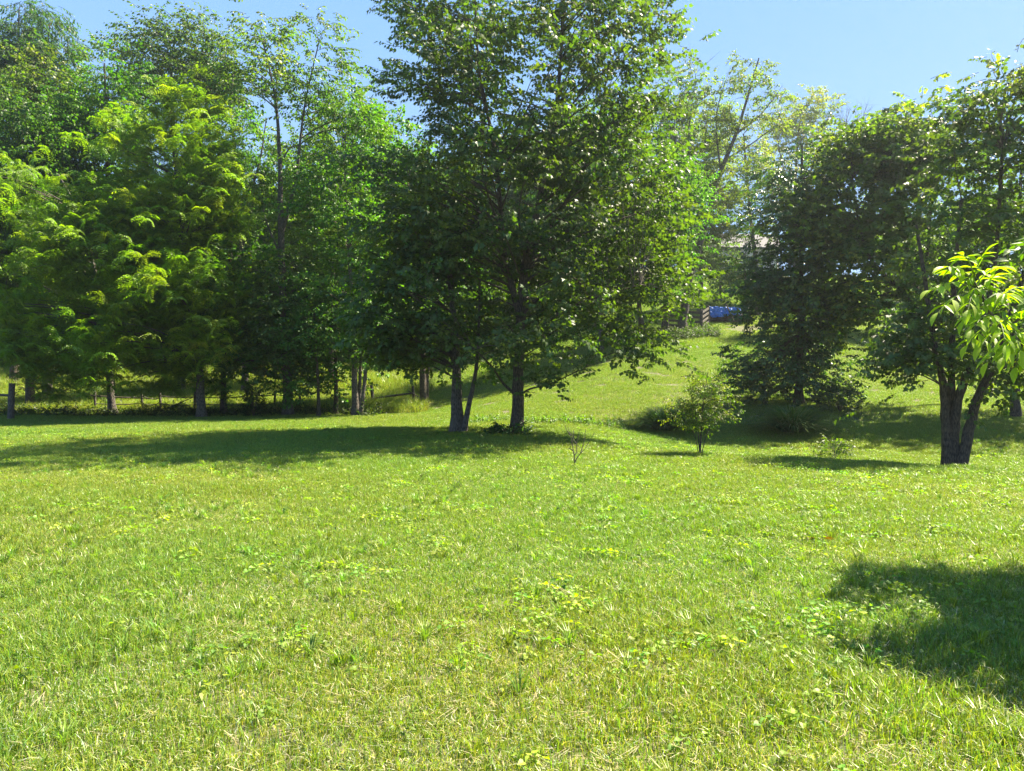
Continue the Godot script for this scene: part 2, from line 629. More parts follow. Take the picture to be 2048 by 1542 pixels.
func build_lawn() -> void:
	var r := rng_of(1)
	var kinds := [
		[turf(0.66, 1700, 0.07, 0.0054, 0.27, 41), "mown_grass", "short mown lawn grass mixed with dry straw blades"],
		[turf(0.66, 1600, 0.1, 0.006, 0.15, 42), "lush_grass", "greener and slightly taller grass in patches of the lawn"],
		[turf(1.3, 2600, 0.085, 0.009, 0.17, 43), "hillside_grass", "mown grass on the far slope under the trees"],
		[turf(1.4, 1700, 0.5, 0.012, 0.25, 44), "pasture_grass", "tall sunlit pasture grass behind the tree line and fence"],
	]
	var heaps := []
	for k in kinds:
		heaps.append(Copies.new())
	var d := 2.0
	while d < 24.0:
		var half := d * 0.74 + 1.6
		var x := -half
		while x < half:
			var px := x + r.randf_range(-0.1, 0.1)
			var pz := -d + r.randf_range(-0.1, 0.1)
			var nn := patchy.get_noise_2d(px, pz)
			var which := 1 if nn + r.randf_range(-0.25, 0.25) > 0.12 else 0
			if d > 14.0 and d < 19.0 and r.randf() < 0.6:
				which = 1
			var b := up_to(slope_at(px, pz)) * Basis(Vector3.UP, r.randf() * TAU)
			var hgt := 1.0 + 0.35 * patchy.get_noise_2d(px * 2.0 + 40.0, pz * 2.0)
			var hue := patchy.get_noise_2d(px * 0.6 - 90.0, pz * 0.6)
			heaps[which].put(b * Basis.from_scale(Vector3(1, hgt, 1)), on_ground(px, pz), Color(1.0 + 0.22 * hue, 1.0, 1.0 - 0.1 * hue))
			x += 0.42
		d += 0.42
	d = 24.0
	while d < 85.0:
		var step := 1.0 if d < 42.0 else 1.7
		var half := d * 0.74 + 2.0
		var x := -half
		while x < half:
			var px := x + r.randf_range(-0.4, 0.4)
			var pz := -d + r.randf_range(-0.4, 0.4)
			var b := up_to(slope_at(px, pz)) * Basis(Vector3.UP, r.randf() * TAU)
			var s := step * r.randf_range(0.95, 1.15)
			var pasture := d > 32.5 and px < -0.13 * d and d < 48.0
			if pasture:
				heaps[3].put(b.scaled_local(Vector3(s, s * r.randf_range(0.5, 1.3), s)), on_ground(px, pz), Color(1.15, 1.05, 0.9))
			elif pow((px - 15.6) / 1.7, 2.0) + pow((pz + 50.2) / 1.8, 2.0) > r.randf_range(0.6, 1.3):
				heaps[2].put(b.scaled_local(Vector3(s, s, s)), on_ground(px, pz), Color(1.0 + 0.15 * patchy.get_noise_2d(px * 0.5, pz * 0.5), 1, 1))
			x += step
		d += step
	for k in kinds.size():
		heap(heaps[k].node(kinds[k][1], kinds[k][0]), kinds[k][2], "grass")

func up_to(n: Vector3) -> Basis:
	return Basis(Quaternion(Vector3.UP, n))

func build_trees() -> void:
	# --- the big maple in the middle
	tree("maple_tree", "big dark leafed maple in the middle with single thick furrowed trunk", "tree", [
		[[0.14, -0.03, -20, 0.175], [0.16, 0.95, -20, 0.157], [0.17, 1.73, -20, 0.140], [0.22, 3.02, -20, 0.123], [0.36, 4.58, -20, 0.106], [0.67, 5.87, -20, 0.089], [0.88, 7.03, -20, 0.073], [1.11, 8.2, -20, 0.058], [1.27, 10.01, -20, 0.043], [1.35, 11.82, -20, 0.030]],
		[[0.23, 3.02, -20, 0.100], [0.05, 3.67, -20, 0.085], [-0.21, 4.83, -20, 0.071], [-0.3, 6.01, -19.5, 0.057], [-0.48, 7.44, -19.2, 0.044], [-0.79, 8.97, -19, 0.031], [-0.91, 10.82, -19, 0.020]],
		[[0.36, 4.45, -20, 0.080], [0.87, 5.36, -20.4, 0.064], [1.56, 6.44, -20.8, 0.048], [2.15, 7.71, -21, 0.033], [2.62, 9.83, -21.2, 0.020]],
		[[0.13, 1.06, -20, 0.050], [-0.05, 1.21, -20, 0.042], [-0.27, 1.44, -20, 0.034], [-0.49, 1.79, -19.4, 0.027], [-0.9, 2.21, -18.8, 0.020]],
		[[0.21, 1.08, -20, 0.030], [0.47, 1.24, -20, 0.025], [0.97, 1.37, -19.7, 0.019], [1.39, 1.58, -19.3, 0.014], [1.79, 1.78, -19, 0.010]],
		[[0.18, 2.25, -20, 0.050], [0.94, 2.97, -19.2, 0.036], [1.87, 3.39, -18.5, 0.023], [2.98, 3.7, -18, 0.012]]],
		[[0.47, 12.08, -20, 3.49, 1.81, 3.4], [-2.55, 10.13, -20.3, 0.92, 1.05, 1.6], [-2.14, 11.53, -20.2, 1.05, 0.91, 1.8], [3.57, 10.78, -20, 0.71, 0.91, 1.6], [-1.6, 9.1, -20, 1.42, 1.42, 2.6], [0.72, 8.72, -20, 2.85, 2.07, 3.9], [2.73, 9.62, -20, 1.16, 1.81, 2.2], [2.86, 7.55, -20, 1.03, 1.42, 2], [-1.86, 6.52, -20, 1.81, 1.42, 2.8], [0.85, 6.13, -20, 2.98, 1.94, 4.2], [3.07, 5.42, -19.7, 1.08, 1.27, 2], [-2.07, 4.25, -19.5, 1.39, 1.14, 2.4], [0.47, 4.06, -20, 2.2, 1.42, 3.8], [3.21, 3.81, -19, 1.04, 0.8, 1.8], [2.04, 3.2, -19, 1.47, 0.86, 2.2], [0.07, 2.57, -18.8, 1.7, 0.73, 2.6], [1.53, 2.09, -18.8, 1.34, 0.67, 1.8], [2.55, 1.94, -18.7, 0.79, 0.51, 1.4], [2.63, 2.82, -18.8, 0.85, 0.61, 1.6], [3.88, 5.02, -19.6, 0.51, 0.63, 1.4], [3.97, 3.98, -19.4, 0.5, 0.44, 1.4]],
		{"leaf": "maple", "color": Color(0.058, 0.105, 0.04), "dens": 0.99, "loose": 0.52, "clump": 0.48, "flat": 0.8, "per": 13, "size": 0.9, "seed": 3, "flare": 0.5, "clear": 0.75})
	tree("twin_stem_maple", "maple with a thick straight stem and a thin leaning second stem", "tree", [
		[[-1.47, -0.05, -20.6, 0.185], [-1.47, 0.93, -20.6, 0.151], [-1.49, 1.73, -20.6, 0.118], [-1.59, 3.6, -20.6, 0.087], [-1.79, 5.33, -20.6, 0.060]],
		[[-1.3, -0.03, -20.5, 0.085], [-1.17, 0.67, -20.5, 0.070], [-1.03, 1.33, -20.5, 0.056], [-0.9, 2.26, -20.5, 0.042], [-0.85, 4.12, -20.5, 0.030]]],
		[[-2.35, 3.49, -20.9, 1.49, 1.22, 2.2], [-1.65, 2.27, -20.6, 1.47, 0.8, 2], [-3.01, 2.41, -20.8, 0.94, 0.81, 1.6], [-3.04, 3.77, -21, 1.09, 1.22, 1.8], [-1.97, 5.42, -21.1, 1.64, 1.09, 2.2], [-3.06, 5.42, -21.1, 0.96, 1.09, 1.6]],
		{"leaf": "maple", "color": Color(0.058, 0.11, 0.042), "bark": "grey_bark", "dens": 0.9, "loose": 1.0, "clump": 0.55, "per": 12, "seed": 4, "flare": 0.45, "clear": 0.9})
	# --- the tree line on the left, along the old fence
	var line := "trees along the old fence"
	tree("walnut_tree", "bright yellow green walnut with long drooping feathery leaves", "tree", [
		[[-11.67, 0.06, -29, 0.170], [-11.71, 1.41, -29, 0.145], [-11.86, 2.73, -29, 0.120], [-11.99, 4.41, -29, 0.095], [-12.27, 6.66, -29, 0.072], [-12.61, 9.48, -29, 0.050], [-12.74, 11.54, -29, 0.030]],
		[[-11.93, 3.66, -29, 0.060], [-12.61, 4.55, -28.5, 0.046], [-13.47, 5.4, -28, 0.032], [-14.71, 6.06, -27.6, 0.020]]],
		[[-11.89, 11.07, -29, 1.13, 1.03, 1.29], [-11.14, 9.48, -29, 0.94, 1.5, 1.73], [-13.02, 10.04, -29, 1.03, 1.31, 1.51], [-14.33, 10.04, -29, 1.13, 1.13, 1.29], [-12.46, 7.79, -29, 2.06, 1.31, 2.37], [-10.95, 7.42, -29, 0.94, 1.13, 1.29], [-14.38, 7.58, -28, 1.81, 1.09, 2.08], [-16.08, 7.17, -27.8, 1.26, 0.9, 1.45], [-14.92, 5.4, -28, 2.35, 1.27, 2.71], [-12.66, 5.07, -28.2, 2.19, 1.64, 2.52], [-16.97, 3.44, -28.4, 1.84, 1.47, 2.11], [-14.12, 3.06, -28.2, 2.37, 1.46, 2.73], [-11.89, 3.29, -29, 1.69, 1.5, 1.94], [-13.02, 1.41, -29, 1.69, 0.75, 1.94]],
		{"leaf": "pinnate", "color": Color(0.12, 0.225, 0.025), "young": Color(0.36, 0.43, 0.07), "youngtop": 6.0, "dens": 0.6, "clump": 0.6, "per": 9, "size": 0.85, "flat": 1.1, "lift": 0.25, "up": 0.1, "seed": 5, "bark": "grey_bark", "clear": 1.2}, line)
	tree("walnut_tree", "leaning walnut at the left with dark feathery leaves near the thick post", "tree", [
		[[-16, 0.02, -31, 0.160], [-16.1, 1, -31, 0.132], [-16.28, 2.8, -31, 0.104], [-16.62, 5.41, -31, 0.077], [-17.32, 8.02, -31, 0.052], [-18.13, 9.62, -31, 0.030]],
		[[-16.42, 3.81, -31, 0.060], [-17.15, 4.51, -30, 0.046], [-18.39, 5.23, -29.5, 0.032], [-19.54, 5.61, -29.5, 0.020]]],
		[[-19.13, 8.82, -31, 1.2, 1.2, 1.38], [-19.33, 7.21, -31, 1.8, 1.4, 2.08], [-20.33, 5.41, -31, 1.8, 1.8, 2.08], [-18.43, 5.35, -30.5, 1.38, 1.38, 1.59], [-19.93, 3.4, -31, 1.8, 1.2, 2.08], [-17.53, 2, -31, 1.8, 0.8, 2.08], [-21.74, 6.61, -31, 1.6, 3.01, 3.46]],
		{"leaf": "pinnate", "color": Color(0.095, 0.19, 0.027), "young": Color(0.3, 0.4, 0.06), "dens": 0.6, "clump": 0.6, "per": 9, "size": 0.85, "flat": 1.1, "lift": 0.25, "up": 0.1, "seed": 6, "bark": "grey_bark", "clear": 1.2}, line)
	tree("slender_tree", "dark slender tree with brown trunk just right of the bright walnut", "tree", [
		[[-11.55, -0.02, -31, 0.140], [-11.57, 1.2, -31, 0.110], [-11.47, 3.61, -31, 0.081], [-11.27, 6.21, -31, 0.054], [-11.15, 8.22, -31, 0.030]]],
		[[-10.91, 6.21, -31, 1.2, 1.4, 1.61], [-10.91, 4.21, -31, 1.6, 1.4, 1.84], [-10.11, 2.6, -31, 1.6, 1.2, 1.84], [-11.51, 2.2, -31, 1.2, 1, 1.38], [-10.31, 4.41, -31, 1.2, 1.2, 1.38]],
		{"leaf": "plain", "color": Color(0.055, 0.145, 0.03), "dens": 0.5, "clump": 0.6, "per": 12, "size": 1.15, "seed": 7, "clear": 1.0}, line)
	tree("forked_tree", "tall forked tree with two bare upright stems and silvery open crown", "tree", [
		[[-8.82, -0.14, -30.5, 0.200], [-8.88, 1.8, -30.5, 0.173], [-9.02, 4.56, -30.5, 0.147], [-9.09, 7.12, -30.5, 0.122], [-9.11, 8.9, -30.5, 0.097], [-9.15, 10.48, -30.5, 0.073], [-9.29, 12.45, -30.5, 0.050], [-9.75, 14.62, -30.5, 0.030]],
		[[-9.08, 7.12, -30.5, 0.090], [-8.68, 8.5, -30.5, 0.075], [-8.42, 9.89, -30.5, 0.060], [-8.31, 10.87, -30.5, 0.046], [-8.09, 12.45, -30.5, 0.032], [-7.58, 14.62, -30.5, 0.020]],
		[[-9.04, 6.14, -30.5, 0.050], [-9.55, 7.32, -30.5, 0.034], [-9.79, 8.11, -30.5, 0.020]],
		[[-9.09, 9.89, -30.5, 0.040], [-8.76, 10.48, -30.5, 0.029], [-8.36, 10.64, -30.5, 0.020]]],
		[[-10.34, 14.82, -30.5, 0.99, 0.99, 1.13], [-9.45, 15.21, -30.5, 0.99, 0.69, 1.13], [-9.15, 13.24, -30.5, 1.58, 0.99, 1.82], [-7.58, 14.82, -30.5, 0.89, 0.79, 1.02], [-6.98, 13.44, -30.5, 0.89, 0.99, 1.13], [-10.73, 13.24, -30.5, 0.89, 0.79, 1.02], [-7.97, 12.25, -30.5, 1.18, 0.79, 1.36], [-6.59, 11.86, -30.5, 0.59, 0.79, 0.91], [-9.94, 5.35, -30.5, 1.18, 1.18, 1.36], [-9.15, 3.77, -30.5, 1.58, 1.38, 1.82], [-7.97, 5.35, -30.5, 0.99, 1.18, 1.36], [-7.97, 2.78, -30.5, 1.38, 1.18, 1.59], [-8.96, 1.4, -30.5, 1.18, 0.69, 1.36]],
		{"leaf": "plain", "color": Color(0.075, 0.15, 0.045), "young": Color(0.25, 0.3, 0.11), "dens": 0.55, "clump": 0.55, "per": 11, "size": 1.1, "seed": 8, "bark": "grey_bark", "clear": 1.2, "up": 0.1}, line)
	tree("triple_stem_tree", "tree with three close grey stems left of the broken fence rail", "tree", [
		[[-6.07, -0.01, -30, 0.140], [-6.11, 1.79, -30, 0.110], [-6.13, 3.54, -30, 0.081], [-6.33, 6.45, -30, 0.054], [-6.48, 9.75, -30, 0.030]],
		[[-6.02, 0, -30.2, 0.090], [-5.94, 1.4, -30.2, 0.068], [-5.9, 2.77, -30.2, 0.048], [-5.84, 5.31, -30.2, 0.030]],
		[[-5.88, 0.03, -29.9, 0.090], [-5.69, 1.41, -29.9, 0.068], [-5.53, 2.76, -29.9, 0.048], [-5.4, 4.5, -29.9, 0.030]]],
		[[-6.48, 11.11, -30, 0.97, 1.16, 1.34], [-6.68, 8.97, -30, 1.55, 1.55, 1.79], [-5.9, 7.03, -30, 1.16, 1.55, 1.79], [-6.68, 5.29, -30, 1.36, 1.36, 1.56], [-5.71, 4.32, -30, 0.97, 1.16, 1.34], [-6.68, 2.96, -30, 1.16, 1.16, 1.34], [-5.51, 2.76, -30, 0.78, 0.78, 0.89]],
		{"leaf": "plain", "color": Color(0.07, 0.17, 0.035), "dens": 0.55, "clump": 0.6, "per": 12, "size": 1.1, "seed": 9, "bark": "grey_bark", "clear": 1.2}, line)
	tree("young_tree", "thin young tree between the forked tree and the triple stems", "tree", [
		[[-7.08, -0.12, -31, 0.100], [-7.06, 1.4, -31, 0.075], [-7.14, 3.61, -31, 0.051], [-7.3, 5.41, -31, 0.030]]],
		[[-7.5, 4.41, -31, 1.2, 1.2, 1.38], [-7.7, 1.8, -31, 0.8, 0.8, 0.92], [-6.9, 1.4, -31, 0.8, 0.7, 0.92]],
		{"leaf": "plain", "color": Color(0.05, 0.14, 0.03), "dens": 0.9, "clump": 0.5, "per": 12, "seed": 10, "clear": 0.6}, line)
	tree("young_tree", "thin young tree just right of the forked tree", "tree", [
		[[-7.38, -0.16, -29.5, 0.075], [-7.4, 1.22, -29.5, 0.059], [-7.48, 2.74, -29.5, 0.043], [-7.56, 4.08, -29.5, 0.030]]],
		[[-7.9, 2.55, -29.5, 0.86, 0.95, 1.1], [-7.33, 3.13, -29.5, 0.76, 0.95, 1.1], [-8.09, 1.03, -29.5, 0.67, 0.57, 0.77]],
		{"leaf": "plain", "color": Color(0.05, 0.14, 0.03), "dens": 0.9, "clump": 0.5, "per": 12, "seed": 11, "clear": 0.5}, line)
	tree("leafy_tree", "dark tree behind the broken fence rail, right of its last post", "tree", [
		[[-3.98, -0.03, -35, 0.200], [-4.03, 1.37, -35, 0.157], [-4.08, 3.86, -35, 0.115], [-4.21, 7.71, -35, 0.075], [-4.62, 10.88, -35, 0.040]],
		[[-3.89, -0.04, -35.2, 0.110], [-3.87, 1.14, -35.2, 0.085], [-3.73, 2.97, -35.2, 0.061], [-3.51, 5.93, -35.2, 0.040]]],
		[[-5.3, 11.11, -35, 1.36, 2.04, 2.34], [-6.43, 9.07, -35, 1.58, 1.81, 2.08], [-4.39, 8.39, -35, 1.81, 1.81, 2.08], [-5.52, 6.35, -35, 1.81, 1.36, 2.08], [-3.71, 5, -35, 2.04, 1.81, 2.34]],
		{"leaf": "plain", "color": Color(0.06, 0.15, 0.03), "dens": 0.55, "clump": 0.65, "per": 12, "size": 1.25, "seed": 12, "clear": 1.5}, line)
	# --- taller trees behind the line on the left
	var back := "tall trees behind the left tree line"
	tree("wispy_tree", "tallest wispy blue green tree at the far left against the sky", "tree", [
		[[-27.65, 0.21, -43, 0.250], [-27.65, 5.77, -43, 0.190], [-27.54, 11.33, -43, 0.133], [-27.37, 16.9, -43, 0.078], [-27.23, 21.9, -43, 0.030]],
		[[-27.48, 14.12, -43, 0.080], [-26.26, 16.9, -43, 0.048], [-25.56, 20.79, -43, 0.020]]],
		[[-27.23, 21.21, -43, 1.06, 1.25, 1.44], [-27.92, 19.68, -43, 1.81, 1.39, 2.08], [-25.56, 20.93, -43, 0.45, 0.83, 0.96], [-25.42, 19.4, -43, 0.5, 1.67, 1.92], [-26.81, 18.84, -43, 1.67, 1.39, 1.92], [-24.73, 19.96, -43, 0.39, 0.56, 0.64]],
		{"leaf": "narrow", "color": Color(0.05, 0.11, 0.05), "young": Color(0.08, 0.15, 0.07), "dens": 0.6, "clump": 0.6, "per": 12, "size": 1.3, "seed": 13, "lift": -0.35, "up": 0.1}, back)
	tree("rounded_tree", "rounded olive green tree in front of the wispy tall one", "tree", [
		[[-22.83, 0.25, -38, 0.240], [-22.83, 5.29, -38, 0.168], [-22.91, 10.2, -38, 0.100], [-22.96, 14.63, -38, 0.040]]],
		[[-22.96, 15.61, -38, 1.72, 1.23, 1.98], [-24.19, 14.38, -38, 1.97, 1.23, 2.26], [-21.48, 14.63, -38, 1.35, 1.35, 1.55], [-21.97, 13.15, -38, 1.97, 1.47, 2.26], [-24.68, 15.36, -38, 1.11, 0.86, 1.27]],
		{"leaf": "plain", "color": Color(0.075, 0.14, 0.032), "young": Color(0.2, 0.24, 0.05), "dens": 0.5, "clump": 0.7, "per": 13, "size": 1.3, "seed": 14}, back)
	tree("rounded_tree", "low rounded tree at the left edge below the olive one", "tree", [
		[[-21.2, 0.17, -34, 0.200], [-21.2, 3.8, -34, 0.142], [-21.2, 7.54, -34, 0.088], [-21.24, 11.5, -34, 0.040]]],
		[[-21.2, 12.27, -34, 1.87, 1.21, 2.15], [-22.08, 10.84, -34, 1.98, 1.32, 2.28], [-20.1, 10.84, -34, 1.1, 1.1, 1.26], [-22.3, 8.86, -34, 1.76, 1.32, 2.02], [-20.32, 8.86, -34, 1.32, 1.1, 1.52]],
		{"leaf": "plain", "color": Color(0.05, 0.12, 0.026), "young": Color(0.14, 0.21, 0.04), "dens": 0.5, "clump": 0.7, "per": 13, "size": 1.25, "seed": 15}, back)
	tree("leafy_tree", "bright green pointed tree left of the walnut top", "tree", [
		[[-18.68, 0.09, -36, 0.200], [-18.68, 5.09, -36, 0.139], [-18.77, 10.91, -36, 0.081], [-18.86, 16.04, -36, 0.030]]],
		[[-18.84, 15.8, -36, 0.82, 0.93, 1.07], [-18.37, 14.41, -36, 1.28, 1.16, 1.47], [-19.3, 13.71, -36, 1.16, 1.16, 1.34], [-18.02, 12.78, -36, 1.4, 1.4, 1.61], [-19.19, 11.85, -36, 1.63, 1.4, 1.87], [-19.89, 9.75, -36, 1.86, 1.63, 2.14]],
		{"leaf": "plain", "color": Color(0.065, 0.165, 0.028), "young": Color(0.16, 0.26, 0.04), "dens": 0.6, "clump": 0.65, "per": 13, "size": 1.25, "seed": 16}, back)
	tree("silvery_tree", "broad silvery green tree against the sky behind the walnut", "tree", [
		[[-17.61, 0.14, -41, 0.280], [-17.56, 5.58, -41, 0.212], [-17.61, 10.88, -41, 0.147], [-17.87, 14.86, -41, 0.084], [-18.01, 19.1, -41, 0.030]],
		[[-17.61, 12.74, -41, 0.100], [-16.28, 15.39, -41, 0.057], [-15.75, 18.31, -41, 0.020]]],
		[[-19.47, 19.1, -41, 1.19, 0.93, 1.37], [-17.87, 19.5, -41, 1.46, 0.93, 1.68], [-16.42, 18.84, -41, 1.19, 1.33, 1.52], [-18.4, 18.04, -41, 2.25, 1.06, 2.59], [-16.55, 16.98, -41, 1.86, 1.33, 2.13], [-18.94, 16.72, -41, 1.59, 1.06, 1.83], [-15.49, 16.98, -41, 1.06, 1.33, 1.52], [-15.22, 18.57, -41, 0.66, 0.8, 0.91]],
		{"leaf": "plain", "color": Color(0.065, 0.12, 0.045), "young": Color(0.16, 0.2, 0.09), "dens": 0.42, "clump": 0.65, "per": 12, "size": 1.3, "seed": 17, "bark": "grey_bark"}, back)
	tree("open_tree", "open crowned tree with crossing bare limbs left of the forked stems", "tree", [
		[[-13.47, 0.09, -39, 0.180], [-13.47, 4.12, -39, 0.147], [-13.6, 8.41, -39, 0.116], [-13.85, 12.2, -39, 0.085], [-14.1, 14.72, -39, 0.056], [-13.98, 16.74, -39, 0.030]],
		[[-13.62, 9.42, -39, 0.080], [-12.71, 12.2, -39, 0.048], [-12.34, 14.47, -39, 0.020]],
		[[-13.77, 11.94, -39, 0.060], [-14.48, 13.2, -39, 0.039], [-14.98, 14.97, -39, 0.020]]],
		[[-13.98, 14.21, -39, 1.26, 1.14, 1.45], [-14.73, 12.45, -39, 1.26, 1.26, 1.45], [-13.22, 10.93, -39, 1.26, 1.51, 1.74], [-12.21, 12.2, -39, 1.01, 1.51, 1.74], [-14.48, 9.92, -39, 1.51, 1.77, 2.03]],
		{"leaf": "plain", "color": Color(0.065, 0.15, 0.032), "dens": 0.4, "clump": 0.6, "per": 11, "size": 1.3, "seed": 18, "bark": "grey_bark"}, back)
	tree("sunlit_tree", "yellow green sunlit tree right of the forked stems", "tree", [
		[[-10.12, 0.21, -43, 0.200], [-9.99, 4.38, -43, 0.139], [-9.85, 9.94, -43, 0.081], [-9.29, 14.67, -43, 0.030]]],
		[[-9.01, 16.06, -43, 1.39, 1.39, 1.6], [-10.12, 14.12, -43, 1.39, 1.67, 1.92], [-8.46, 13.28, -43, 1.67, 1.95, 2.24], [-10.68, 10.78, -43, 1.67, 2.23, 2.56], [-11.79, 12.73, -43, 1.11, 1.67, 1.92], [-9.01, 9.39, -43, 2.23, 2.23, 2.56]],
		{"leaf": "plain", "color": Color(0.1, 0.19, 0.03), "young": Color(0.2, 0.28, 0.05), "dens": 0.38, "clump": 0.7, "per": 12, "size": 1.35, "seed": 19}, back)
	# the wood on the rise behind, seen through the gaps
	var wood := "wood on the rise behind"
	var spots := [[-34.3, -55, 13, 4.6], [-29.8, -58, 14, 4.8], [-23.3, -52, 12.5, 4.6], [-22.7, -60, 14, 4.8], [-16.8, -56, 13, 4.8], [-15.4, -62, 14.5, 4.8], [-9.9, -58, 15, 4.8], [-36.0, -50, 12, 4.5], [-5.2, -56, 14, 5], [-0.9, -60, 15, 5], [3.6, -58, 15, 5]]
	var says := ["leafy tree of the wood behind the rounded tree at the far left", "leafy tree of the wood behind the bright pointed tree", "low leafy tree of the wood behind the walnut crown", "leafy tree of the wood behind the open crowned tree", "leafy tree of the wood seen between the forked stems",
		"leafy tree of the wood behind the yellow green sunlit tree", "leafy tree of the wood left of the big maple", "leafy tree of the wood at the left edge", "leafy tree of the wood behind the twin stem maple", "leafy tree of the wood behind the big maple trunk", "leafy tree of the wood behind the right half of the big maple"]
	for k in spots.size():
		var s: Array = spots[k]
		var y := ground_at(s[0], s[1])
		var hh: float = s[2]
		var ww: float = s[3]
		var q := rng_of(300 + k)
		var ls := []
		for j in 10:
			ls.append([s[0] + q.randf_range(-0.6, 0.6) * ww, y + hh * (0.16 + 0.075 * j), s[1] + q.randf_range(-1.5, 1.5), ww * q.randf_range(0.4, 0.6), hh * q.randf_range(0.14, 0.22), ww * 0.5])
		tree("woodland_tree", says[k], "tree", [[[s[0], y, s[1], 0.22], [s[0] + 0.2, y + hh * 0.5, s[1], 0.14], [s[0] - 0.2, y + hh * 0.95, s[1], 0.03]]], ls,
			{"leaf": "plain", "color": Color(0.1, 0.19, 0.03).lerp(Color(0.07, 0.15, 0.03), q.randf()), "dens": 0.32, "clump": 0.8, "per": 11, "size": 1.6, "seed": 200 + k, "clear": 0.8}, wood)
	# --- trees on the hill by the board fence
	var hill := "trees on the hill by the board fence"
	tree("leaning_tree", "tall sparse tree on the hill leaning right over the board fence", "tree", [
		[[10.53, 3.68, -48, 0.300], [10.68, 5.64, -48, 0.259], [11.05, 7.81, -48, 0.220], [11.83, 10.29, -48, 0.180], [12.61, 13.4, -48, 0.142], [13.85, 16.5, -48, 0.106], [14.53, 18.68, -48, 0.071], [15.24, 21.16, -48, 0.040]],
		[[11.83, 10.29, -48, 0.100], [11.21, 13.09, -48, 0.071], [10.9, 16.19, -48, 0.044], [11.36, 20.23, -48, 0.020]],
		[[12.92, 14.17, -48, 0.070], [12.61, 17.12, -48, 0.043], [12.92, 18.99, -48, 0.020]],
		[[13.85, 16.5, -48, 0.070], [15.09, 17.43, -48, 0.043], [16.18, 18.68, -48, 0.020]],
		[[13.23, 14.95, -48, 0.060], [14.78, 15.88, -48, 0.039], [16.64, 17.28, -48, 0.020]]],
		[[15.09, 20.85, -48, 0.93, 0.93, 1.07], [14.16, 19.61, -48, 0.87, 1.24, 1.43], [16.02, 18.83, -48, 0.78, 0.62, 0.89], [12.92, 19.14, -48, 0.68, 0.78, 0.89], [11.36, 20.54, -48, 0.93, 0.93, 1.07], [10.74, 18.99, -48, 0.93, 0.93, 1.07], [13.85, 17.43, -48, 1.4, 1.09, 1.61], [16.02, 17.12, -48, 1.4, 0.78, 1.61], [11.67, 17.12, -48, 1.55, 1.24, 1.79], [10.9, 14.33, -48, 1.24, 1.55, 1.79], [12.92, 14.95, -48, 1.24, 1.4, 1.61], [13.54, 12.47, -48, 0.93, 1.4, 1.61], [11.67, 11.85, -48, 1.09, 0.93, 1.25], [14.78, 14.64, -48, 0.93, 1.09, 1.25], [10.12, 11.85, -48, 1.09, 1.24, 1.43]],
		{"leaf": "plain", "color": Color(0.13, 0.19, 0.065), "young": Color(0.26, 0.3, 0.12), "loose": 1.0, "dens": 0.4, "clump": 0.55, "per": 10, "size": 1.25, "seed": 21, "bark": "grey_bark", "bare": 50, "bare_length": 1.8}, hill)
	tree("old_tree", "thick grey trunk on the slope right behind the big maple", "tree", [
		[[4.81, 3.32, -43, 0.300], [4.81, 4.66, -43, 0.232], [4.9, 8, -43, 0.167], [5.17, 11.89, -43, 0.104], [5.45, 15.23, -43, 0.050]]],
		[[5.17, 13.56, -43, 2.78, 2.78, 3.2], [4.34, 9.94, -43, 2.5, 1.95, 2.88], [7.12, 10.5, -43, 1.95, 2.23, 2.56]],
		{"leaf": "plain", "color": Color(0.06, 0.14, 0.03), "dens": 0.35, "clump": 0.7, "per": 11, "size": 1.4, "seed": 22, "bark": "grey_bark"}, hill)
	tree("old_tree", "slim trunk on the slope between the thick grey ones", "tree", [
		[[6.89, 3.31, -44, 0.130], [6.83, 4.45, -44, 0.098], [6.66, 7.01, -44, 0.067], [6.43, 9.28, -44, 0.040]]],
		[[6.43, 7.58, -44, 1.71, 1.42, 1.96], [5.86, 5.87, -44, 1.71, 1.14, 1.96]],
		{"leaf": "plain", "color": Color(0.055, 0.14, 0.03), "dens": 0.35, "clump": 0.7, "per": 11, "size": 1.4, "seed": 23}, hill)
	tree("old_tree", "dark leaning trunk on the slope beside the slim one", "tree", [
		[[7.43, 3.29, -43.5, 0.210], [7.29, 4.41, -43.5, 0.164], [7.15, 5.82, -43.5, 0.119], [7.48, 8.63, -43.5, 0.077], [8.05, 11.45, -43.5, 0.040]]],
		[[7.77, 9.48, -43.5, 1.97, 1.69, 2.27], [8.89, 11.45, -43.5, 1.69, 2.25, 2.59], [8.05, 6.95, -43.5, 1.69, 1.13, 1.94]],
		{"leaf": "plain", "color": Color(0.06, 0.15, 0.03), "dens": 0.35, "clump": 0.7, "per": 11, "size": 1.4, "seed": 24}, hill)
	tree("old_tree", "trunk with flared foot on the slope left of the leaning tree", "tree", [
		[[9.53, 3.99, -48, 0.240], [9.53, 5.33, -48, 0.188], [9.62, 7.5, -48, 0.139], [9.81, 10.91, -48, 0.091], [9.97, 14.64, -48, 0.050]]],
		[[9.81, 14.64, -48, 1.55, 1.86, 2.14], [9.5, 18.06, -48, 1.55, 2.17, 2.5], [8.88, 11.54, -48, 1.86, 1.86, 2.14], [10.12, 9.36, -48, 1.4, 1.55, 1.79], [9.19, 7.5, -48, 1.86, 1.24, 2.14]],
		{"leaf": "plain", "color": Color(0.07, 0.14, 0.035), "dens": 0.35, "clump": 0.7, "per": 11, "size": 1.4, "seed": 25, "flare": 0.9}, hill)
